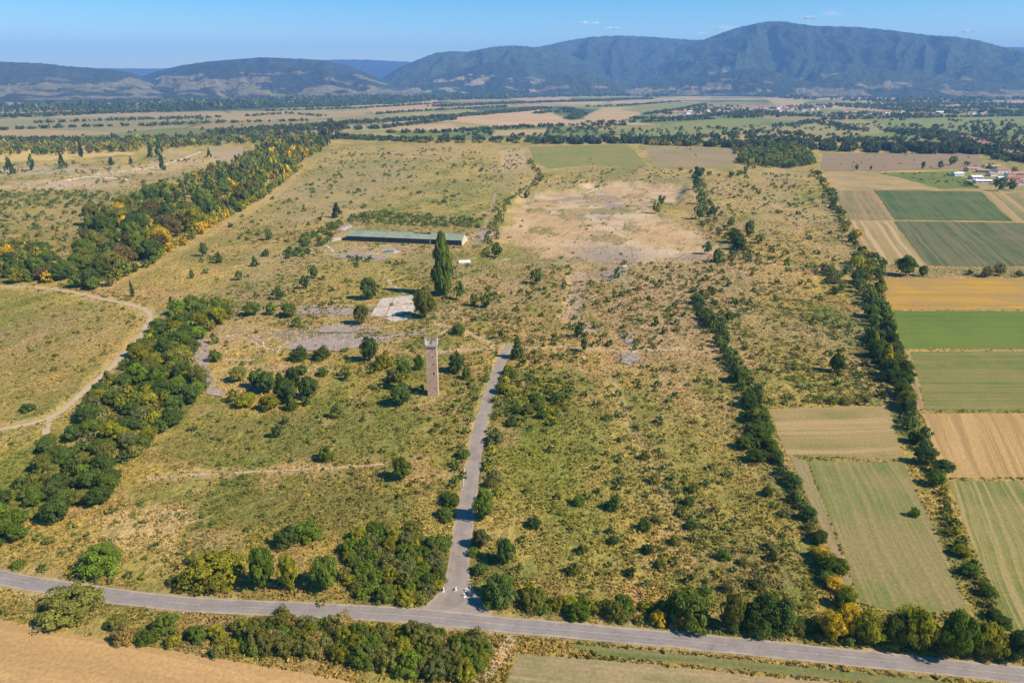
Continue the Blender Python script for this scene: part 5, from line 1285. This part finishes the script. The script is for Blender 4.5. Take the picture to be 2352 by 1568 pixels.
# ------------------------------------------------------------------ the long barn
def build_barn():
    a, b = BARN_A, BARN_B
    L = np.linalg.norm(b - a); ang = math.atan2(b[1] - a[1], b[0] - a[0])
    root = link('barn', None, loc=(a[0], a[1], 0)); root.rotation_euler = (0, 0, ang)
    tag(root, 'long low barn with faded green metal roof and dark front wall', 'barn')
    wallm = simple('dark_blue_grey_boards', (.075, .080, .090), .35, .8, .8, .2, 'obj')
    pale = simple('broken_plaster', (.55, .46, .37), .25, .8, .9, .3, 'obj')
    roofs = []
    for k in range(3):
        n = NT('green_roof_sheet_%d' % k)
        p = n.node('ShaderNodeTexCoord').outputs['Object']
        f = n.noise(p, .25, 5, .65); rb = n.node('ShaderNodeTexWave', {'Vector': p, 'Scale': 1.6, 'Distortion': 0.0}, wave_type='BANDS', bands_direction='X').outputs['Fac']
        n.color(n.scale_col(n.mix(n.ramp(f, .45, .7), (.215 + .02 * k, .265 + .01 * k, .165 + .015 * k), (.27, .28, .19)), n.ramp(f, .3, .7, .88, 1.12)))
        n.bump(rb, .4, .08); n.bsdf.inputs['Roughness'].default_value = .6; roofs.append(n.m)
    HW, EH, RH = 8.5, 4.3, 7.2        # half depth, eaves, ridge
    m = MB(); nb = 18
    for k in range(nb):       # front wall in bays with recessed joints
        x0, x1 = k * L / nb, (k + 1) * L / nb
        if k == 13: continue
        q = MB(); q.box(x0 + .06, x1 - .06, 0, .3, 0, EH - .05); q.build('wall_panel', wallm, root)
    q = MB(); q.box(13 * L / nb + .1, 13 * L / nb + 1.4, .02, .3, 0, EH - .05); q.build('broken_wall', pale, root)
    q = MB(); q.box(0, L, .32, .5, 0, EH - .4); q.build('inner_wall', simple('barn_inside', (.04, .035, .03), .2), root)  # near-black sheet added as the barn's inner shade behind joints and open bay
    q = MB(); q.box(0, L, 2 * HW - .3, 2 * HW, 0, EH - .05); q.build('back_wall', wallm, root)
    for k in range(9):        # buttress posts
        x = k * L / 8
        q = MB(); q.box(x - .2, x + .2, -.35, -.003, 0, EH - .2); q.build('post', wallm, root)
    # gables
    q = MB(); v = [(0, 0, 0), (0, 2 * HW, 0), (0, 2 * HW, EH), (0, HW, RH - .1), (0, 0, EH)]
    q.add([(x + .02, y, z) for x, y, z in v] + [(x + .3, y, z) for x, y, z in v], [(0, 1, 2, 3, 4), (9, 8, 7, 6, 5)] + [(i, 5 + i, 5 + (i + 1) % 5, (i + 1) % 5) for i in range(5)])
    q.build('gable', wallm, root)
    rg = MB()
    prof = [(-.4, EH - .15), (2, EH + .5), (3.5, EH - 1.1), (5.2, EH + 1.4), (HW, RH - .2), (10.5, RH - 1.6), (12, EH + .2), (13.8, EH + .3), (15, EH - 1.5), (2 * HW + .4, EH)]
    for (y0, z0), (y1, z1) in zip(prof[:-1], prof[1:]):
        rg.add([(L - .3, y0, 0), (L + .25, y0, 0), (L + .25, y1, 0), (L - .3, y1, 0), (L - .3, y0, z0), (L + .25, y0, z0), (L + .25, y1, z1), (L - .3, y1, z1)],
               [(0, 3, 2, 1), (4, 5, 6, 7), (0, 1, 5, 4), (1, 2, 6, 5), (2, 3, 7, 6), (3, 0, 4, 7)])
    rg.build('ruined_gable', pale, root)
    roof = link('roof', None, root)
    npan = 14
    for k in range(npan):
        x0, x1 = -.6 + k * (L + 1.0) / npan, -.6 + (k + 1) * (L + 1.0) / npan
        for side in (0, 1):
            y0, y1 = (-.8, HW) if side == 0 else (2 * HW + .8, HW)
            yt, zt = y1, RH
            if side == 0 and k in (8, 9): yt = HW - 2.2; zt = RH - 2.2 * (RH - EH) / HW
            z0 = EH - .8 * (RH - EH) / HW
            q = MB(); dz = .12 + .012 * (k % 2)
            x0a, x1a = x0 + .03, x1 - .03
            q.add([(x0a, y0, z0), (x1a, y0, z0), (x1a, yt, zt), (x0a, yt, zt), (x0a, y0, z0 + dz), (x1a, y0, z0 + dz), (x1a, yt, zt + dz), (x0a, yt, zt + dz)],
                  [(0, 3, 2, 1), (4, 5, 6, 7), (0, 1, 5, 4), (1, 2, 6, 5), (2, 3, 7, 6), (3, 0, 4, 7)])
            q.build('roof_panel', roofs[(k * 5 + 1) % 3 if k not in (8, 9) else 2], roof)
    q = MB(); q.box(-.6, L * .58, HW - .25, HW + .25, RH + .14, RH + .2); q.build('ridge_cap', roofs[0], roof)
    q = MB(); q.box(L * .72, L + .4, HW - .25, HW + .25, RH + .14, RH + .2); q.build('ridge_cap', roofs[0], roof)
    q = MB(); q.bar((L * .62, 4, 6), (L * .62, 4, 8.4), .18, 6); q.build('vent_pipe', pale, roof)
    q = MB()
    for k in range(9): q.box(L * .545 + k * 1.4, L * .545 + k * 1.4 + .9, HW - .6 + .2 * math.sin(k * 3), HW + .6, RH - .5, RH + .15 * math.sin(k * 5))
    tag(q.build('broken_ridge', simple('bare_laths', (.42, .29, .19), .3, 1.0), roof), 'broken stretch of ridge with pinkish laths')
build_barn()

# ------------------------------------------------------------------ concrete things: road blocks, slabs, rubble, basin
WHITE = simple('whitewashed_concrete', (.78, .74, .68), .12, 2.0, .85, .2, 'obj')
def road_block(p, ang, label):
    root = link('road_block', None, loc=(p[0], p[1], .06)); root.rotation_euler = (0, 0, ang); root.scale = (.52, .52, .6)
    tag(root, label, 'concrete block', 'concrete road blocks at the junction')
    b = MB(); v = [(-.55, -.8, 0), (.55, -.8, 0), (.55, .8, 0), (-.55, .8, 0), (-.42, -.62, .3), (.42, -.62, .3), (.42, .62, .3), (-.42, .62, .3)]
    b.add(v, [(0, 3, 2, 1), (4, 5, 6, 7), (0, 1, 5, 4), (1, 2, 6, 5), (2, 3, 7, 6), (3, 0, 4, 7)]); b.build('base', WHITE, root)
    b = MB(); M = [[1, 0, .35], [0, 1, .25], [0, 0, 1]]
    b.box(-.3, .12, -.5, .5, .302, 1.25, M); b.build('upright', WHITE, root)
    b = MB(); b.bar((.05, -.45, 1.12), (.75, -.75, .05), .14, 5); b.build('strut', WHITE, root)
for x, v, ang, lab in ((1018, 1357, .3, 'white concrete block at the left edge of the side road mouth'), (1046, 1355, -.1, 'white concrete block in the middle of the side road mouth'),
                       (1072, 1358, 1.2, 'rear one of two white blocks beside the dark corner bush'), (1066, 1370, .9, 'front one of two white blocks beside the dark corner bush')):
    road_block(P(x, v), ang, lab)

def slab(name, pts, th, mat, label, cat, group=None, lift=0.02):
    p = PL(pts); z = max(gz1(q) for q in p)
    b = MB(); c = p.mean(0); poly = [tuple(q - c) for q in p]
    if sum(poly[i][0] * poly[(i + 1) % len(poly)][1] - poly[(i + 1) % len(poly)][0] * poly[i][1] for i in range(len(poly))) < 0: poly = poly[::-1]
    b.prism(poly, -.5, th)
    return tag(b.build(name, mat, None, (c[0], c[1], z + lift)), label, cat, group)
G = 'white concrete foundation slabs'
slab('concrete_slab', [(876, 686), (904, 684), (896, 704), (864, 706)], .25, OLD_CONCRETE, 'back left white foundation slab left of the big olive tree', 'concrete slab', G)
slab('concrete_slab', [(907, 683), (950, 677), (956, 694), (899, 703)], .25, OLD_CONCRETE, 'back right white foundation slab touching the big olive tree', 'concrete slab', G)
slab('concrete_slab', [(862, 708), (893, 706), (882, 727), (850, 727)], .22, OLD_CONCRETE, 'front left white foundation slab with a straight left edge', 'concrete slab', G)
slab('concrete_slab', [(896, 706), (952, 699), (958, 716), (884, 729)], .22, OLD_CONCRETE, 'front right white foundation slab in the tree shadow', 'concrete slab', G)
slab('concrete_slab', [(880, 732), (946, 724), (944, 732), (900, 740)], .2, OLD_CONCRETE, 'narrow greyish strip slab in front of the white foundation slabs', 'concrete slab', G)
slab('concrete_slab', [(1053, 600), (1080, 599), (1081, 604), (1054, 605)], .7, WHITE, 'bright white oblong slab lying in grass right of the poplar top', 'concrete slab')
slab('concrete_slab', [(1428, 611), (1439, 610), (1441, 614), (1430, 615)], .3, OLD_CONCRETE, 'pale slab beside the small bush below the pit', 'concrete slab')
slab('concrete_slab', [(1451, 808), (1460, 807), (1461, 810), (1452, 811)], .4, OLD_CONCRETE, 'pale block behind the grey square in dry grass', 'concrete slab')
slab('concrete_slab', [(1337, 822), (1343, 821), (1344, 824), (1338, 825)], .6, OLD_CONCRETE, 'small pale block below the lower dark path tree', 'concrete slab')
slab('concrete_slab', [(745, 552), (780, 545), (785, 551), (750, 557)], .5, OLD_CONCRETE, 'pale slab at the left end of the barn', 'concrete slab')
slab('concrete_slab', [(782, 527), (806, 517), (810, 520), (790, 531)], .3, OLD_CONCRETE, 'grey slab behind the left end of the barn roof', 'concrete slab')
slab('kerb_stone', [(1062, 1118), (1066, 1075), (1068, 1075), (1065, 1119)], .2, OLD_CONCRETE, 'long pale kerb along the left edge of the access road', 'kerb')

def rubble_row(pts, n, size, label, seed):
    r = np.random.default_rng(seed); ln = smooth_line(PL(pts), 1.0); c = ln.mean(0)
    root = link('rubble_wall', None, loc=(c[0], c[1], 0)); tag(root, label, 'rubble wall')
    shapes = []
    for k in range(4):
        v, f = unit_ico(1); v = v * (1 + .45 * (r.random((len(v), 1)) - .5)); v[:, 2] *= .7
        shapes.append(mesh_np('block', v, f, None, None, False, [OLD_CONCRETE]))
    for k in range(n):
        p = ln[int(k / n * len(ln))] + r.normal(0, .35, 2)
        o = link('block', shapes[k % 4], root, (p[0] - c[0], p[1] - c[1], gz1(p) + .1)); s = size * r.uniform(.5, 1.3)
        o.scale = (s * 1.5, s, s); o.rotation_euler = (0, 0, r.uniform(0, 6))
rubble_row([(728, 556), (742, 562), (756, 570), (766, 578)], 34, .8, 'broken pale wall running down left of the barn yard', 1)
rubble_row([(698, 588), (712, 576), (738, 568)], 24, .5, 'low pale wall remnant at the left of the barn yard', 2)
rubble_row([(872, 566), (905, 564), (935, 568), (950, 572)], 36, .6, 'pale wall remnant along the front of the barn', 3)
rubble_row([(1000, 575), (1060, 573), (1110, 574)], 26, .5, 'thin pale wall line behind the tall poplar', 4)
rubble_row([(600, 786), (612, 800), (640, 806)], 20, .5, 'pale broken edge left of the grey pavement remnants', 5)
rubble_row([(560, 776), (590, 790), (604, 802)], 18, .4, 'scattered pale stones beside the grey curved lane', 6)
rubble_row([(150, 416), (200, 408), (250, 410), (292, 414)], 46, 2.2, 'pale rubble bank on the bare ground at the upper left', 7)
rubble_row([(1345, 437), (1380, 426), (1440, 424), (1500, 430), (1535, 432)], 90, 1.3, 'crumbling sandy edge along the far bank of the pit', 8)
rubble_row([(220, 402), (300, 392), (380, 378), (460, 350)], 80, 1.8, 'long pale bank of rubble climbing toward the left tree belt', 9)
rubble_row([(1330, 534), (1390, 528), (1440, 536), (1500, 532)], 30, .7, 'thin pale ridge of rubble across the middle of the pit', 10)

for i_, (pp, n_, lab) in enumerate((
    ([(690, 704), (750, 702), (815, 703)], 26, 'pale edge stones behind the upper grey pavement remnant'),
    ([(640, 801), (660, 786), (720, 770)], 30, 'pale edge stones along the left side of the lower pavement remnant'),
    ([(735, 751), (800, 743), (845, 747)], 24, 'pale edge stones between the two grey pavement remnants'),
    ([(760, 785), (830, 781), (905, 773)], 28, 'pale broken line across the lower pavement remnant'),
    ([(500, 775), (560, 768), (600, 782)], 24, 'pale broken kerb right of the curved lane'),
    ([(500, 822), (545, 828), (586, 825)], 20, 'short pale wall line below the curved lane bushes'),
    ([(500, 906), (570, 896), (640, 886)], 26, 'pale wall line behind the dark tree clump'),
    ([(640, 856), (740, 850), (800, 862)], 30, 'long pale wall line above the dark tree clump'),
    ([(1000, 742), (1020, 760), (1012, 772)], 14, 'pale stones behind the tower platform'),
    ([(880, 560), (840, 572), (850, 584)], 16, 'curved pale wall left of the round basin'),
    ([(1232, 603), (1300, 604), (1360, 600)], 26, 'pale stones along the near edge of the bare pit'))):
    rubble_row(pp, n_, .42, lab, 20 + i_)

def build_basin():
    c = P(898, 577)
    root = link('water_basin', None, loc=(c[0], c[1], gz1(c))); tag(root, 'round shallow basin with turquoise water before the barn', 'basin')
    b = MB(); n = 28; ro, ri = (7.2, 6.6)
    v = []
    for R, z in ((ro, -.4), (ro, .5), (ri, .5), (ri, -.4)):
        v += [(R * math.cos(i * 2 * math.pi / n), R * .8 * math.sin(i * 2 * math.pi / n), z) for i in range(n)]
    b.add(v, [(k * n + i, k * n + (i + 1) % n, (k + 1) * n + (i + 1) % n, (k + 1) * n + i) for k in range(3) for i in range(n)])
    b.build('rim', OLD_CONCRETE, root)
    m = NT('turquoise_water'); m.bsdf.inputs['Base Color'].default_value = (.02, .16, .17, 1); m.bsdf.inputs['Roughness'].default_value = .15
    b = MB(); b.v = [(4.4 * math.cos(i * 2 * math.pi / n) - 2, 3.4 * math.sin(i * 2 * math.pi / n) + .4, .16) for i in range(n)]; b.f = [tuple(range(n))]; b.build('water', m.m, root)
    b = MB(); b.v = [(6.62 * math.cos(i * 2 * math.pi / n), 5.3 * math.sin(i * 2 * math.pi / n), .1) for i in range(n)]; b.f = [tuple(range(n))]; b.build('basin_floor', OLD_CONCRETE, root)
build_basin()

# ------------------------------------------------------------------ houses
WALLS = [simple('house_wall_%d' % i, c, .1, .5) for i, c in enumerate(((.66, .62, .56), (.60, .50, .38), (.72, .70, .68), (.56, .42, .32)))]
TILES = [simple('roof_tiles_%d' % i, c, .2, .8) for i, c in enumerate(((.36, .15, .10), (.30, .12, .09), (.42, .22, .16), (.44, .26, .22)))]
METAL = [simple('pale_roof_%d' % i, c, .1, .5) for i, c in enumerate(((.72, .72, .74), (.60, .60, .62), (.34, .36, .40)))]
GLASS = simple('dark_window', (.03, .035, .045), .1, 1, .3)
def house_meshes(w, d, h, rise, wall, roof, detail):
    b = MB(); b.box(-w, w, -d, d, 0, h)
    for sx in (-1, 1):
        x0, x1 = (sx * w, sx * (w - .02))
        b.add([(x0, -d, h), (x0, d, h), (x0, 0, h + rise), (x1, -d, h), (x1, d, h), (x1, 0, h + rise)], [(0, 1, 2), (5, 4, 3), (0, 3, 4, 1), (1, 4, 5, 2), (2, 5, 3, 0)])
    wm = b.mesh('wall', wall)
    q = MB(); e = .5; t = .16; k = rise / d
    for s in (-1, 1):
        ye, ze = s * (d + e), h - e * k
        q.add([(-w - e, ye, ze + .02), (w + e, ye, ze + .02), (w + e, 0, h + rise + .02), (-w - e, 0, h + rise + .02), (-w - e, ye, ze + t), (w + e, ye, ze + t), (w + e, 0, h + rise + t), (-w - e, 0, h + rise + t)],
              [(0, 3, 2, 1), (4, 5, 6, 7), (0, 1, 5, 4), (1, 2, 6, 5), (2, 3, 7, 6), (3, 0, 4, 7)])
    rm = q.mesh('roof', roof)
    kids = [('wall', wm), ('roof', rm)]
    if detail:
        for x in (-w * .5, w * .1, w * .6):
            g = MB(); g.box(x - .6, x + .6, -d - .06, -d - .003, 1.0, 2.4); kids.append(('window', g.mesh('window', GLASS)))
        g = MB(); g.box(w * .35 - .3, w * .35 + .3, -.3 + d * .3, .3 + d * .3, h + rise * .4, h + rise + .9); kids.append(('chimney', g.mesh('chimney', wall)))
    return kids
HOUSE = {}
def house(x, v, w, d, h, rise, wall, roof, ang, label, group, detail=True, name='house', cat='house'):
    p = P(x, v)
    key = (w, d, h, rise, wall.name, roof.name, detail)
    if key not in HOUSE: HOUSE[key] = house_meshes(*key[:4], wall, roof, detail)
    root = link(name, None, loc=(p[0], p[1], -.05)); root.rotation_euler = (0, 0, ang)
    for n, me in HOUSE[key]: link(n, me, root)
    tag(root, label, cat, group)
G1 = 'houses and sheds at the edge of the right fields'
for (x, v, w, d, h, ri, wa, ro, an, lab) in (
    (2198, 404, 7, 4, 3.6, 1.4, WALLS[2], METAL[0], .2, 'leftmost shed with pinkish white roof by the green plot'),
    (2232, 393, 9, 5, 4, 1.8, WALLS[1], TILES[2], .1, 'orange roofed house behind the leftmost white sheds'),
    (2256, 396, 7, 4, 3.5, 1.2, WALLS[1], TILES[3], -.3, 'small pink roofed shed between orange house and red roofed house'),
    (2240, 411, 7, 5, 3.2, 1.4, WALLS[0], METAL[0], .05, 'round white roofed shed above the yellow green plot'),
    (2256, 420, 10, 4, 3.0, 1.0, WALLS[0], METAL[0], -.05, 'long pale grey shed nearest to the yellow green plot'),
    (2300, 398, 10, 5, 5, 2.2, WALLS[2], TILES[0], .1, 'big red roofed house with white front by the dark wood'),
    (2300, 414, 6, 4, 3.5, 1.2, WALLS[2], METAL[0], .05, 'small white roofed shed in front of the big red roofed house'),
    (2322, 416, 8, 5, 4.2, 1.8, WALLS[3], TILES[1], .05, 'dark red roofed house right of the small white shed'),
    (2346, 414, 7, 5, 4.2, 1.8, WALLS[2], TILES[0], .1, 'red roofed house at the right picture edge'),
    (2340, 424, 8, 5, 4.0, 1.5, WALLS[2], TILES[1], .0, 'dark red roofed house in front of the red roofed edge house'),
    (2318, 407, 6, 4, 4, 1.8, WALLS[2], TILES[0], .2, 'small red roofed house behind the small white shed'),
    (2336, 404, 7, 4, 4, 1.8, WALLS[1], TILES[2], -.1, 'orange roofed house behind the edge house'),
    (2354, 424, 7, 4, 4, 1.8, WALLS[2], TILES[1], .1, 'dark red roofed house cut by the right picture edge'),
    (2284, 388, 7, 4, 4, 1.8, WALLS[1], TILES[3], .1, 'pink roofed house behind the big red roofed house'),
    (2322, 428, 6, 4, 4, 1.8, WALLS[3], TILES[0], .0, 'red roofed house nearest to the fields among dark trees'),
    (2276, 404, 6, 4, 3.5, 1.2, WALLS[0], TILES[2], .4, 'small orange roofed shed between the white roofs and the big red roof')):
    house(x, v, w, d, h, ri, wa, ro, an, lab, G1)
G2 = 'red roofed houses along the street in the wood'
ln = smooth_line(PL([(2216, 322), (2242, 329), (2268, 339), (2300, 350), (2330, 362), (2360, 374)]), 17.0)
for i, p in enumerate(ln):
    x, v = project(p)
    for s in (-1, 1):
        if s > 0 and i % 2: continue
        dx = s * 8 + random.uniform(-2, 2)
        house(x + dx * .6, v - (3 if s < 0 else 0), random.choice((7, 9)), 5.5, 5.2, 2.6, WALLS[i % 4], TILES[(i * 3 + (s > 0)) % 4], -.5 + random.uniform(-.15, .15),
              '%s house from the far end in the %s row of the street through the wood' % (ordinal((i if s < 0 else i // 2) + 1), 'upper' if s < 0 else 'lower'), G2)
G3 = 'houses of the far village'
n = 0; rows = {}
rr = np.random.default_rng(21); cand = []
for k in range(78):
    u = rr.random()
    x = 1560 + u * 330; v = 262 - 10 * math.sin(u * 1.5) + rr.uniform(-1, 1) * (2.0 + 5.0 * u) - 2 * u
    cand.append((x, v, 'left'))
for k in range(34):
    x = 1935 + rr.random() * 330; v = 262 + rr.uniform(-3, 3); cand.append((x, v, 'right'))
for part in ('left', 'right'):
    g = sorted([c for c in cand if c[2] == part])
    for i, (x, v, _) in enumerate(g):
        roof = (TILES + METAL[:1] + TILES)[rr.integers(9)]
        house(x, v, (7, 10)[i % 2], 5.5, 5.5, 2.8, WALLS[rr.integers(3)], roof, (-.2, .15, .5)[i % 3],
              '%s house counted along the %s far village' % (ordinal(i + 1), 'first' if part == 'left' else 'second'), G3, False)
for i, (x, v, w) in enumerate(((190, 243, 60), (250, 242, 70), (330, 242, 40), (420, 240, 30), (470, 239, 50), (670, 238, 40))):
    house(x, v, w, 12, 8, 2.5, WALLS[2], METAL[0], .05, '%s long white hall from the left edge at the foot of the hills' % ('first', 'second', 'third', 'fourth', 'fifth', 'sixth')[i], 'long white halls below the hills', False, 'hall', 'hall')
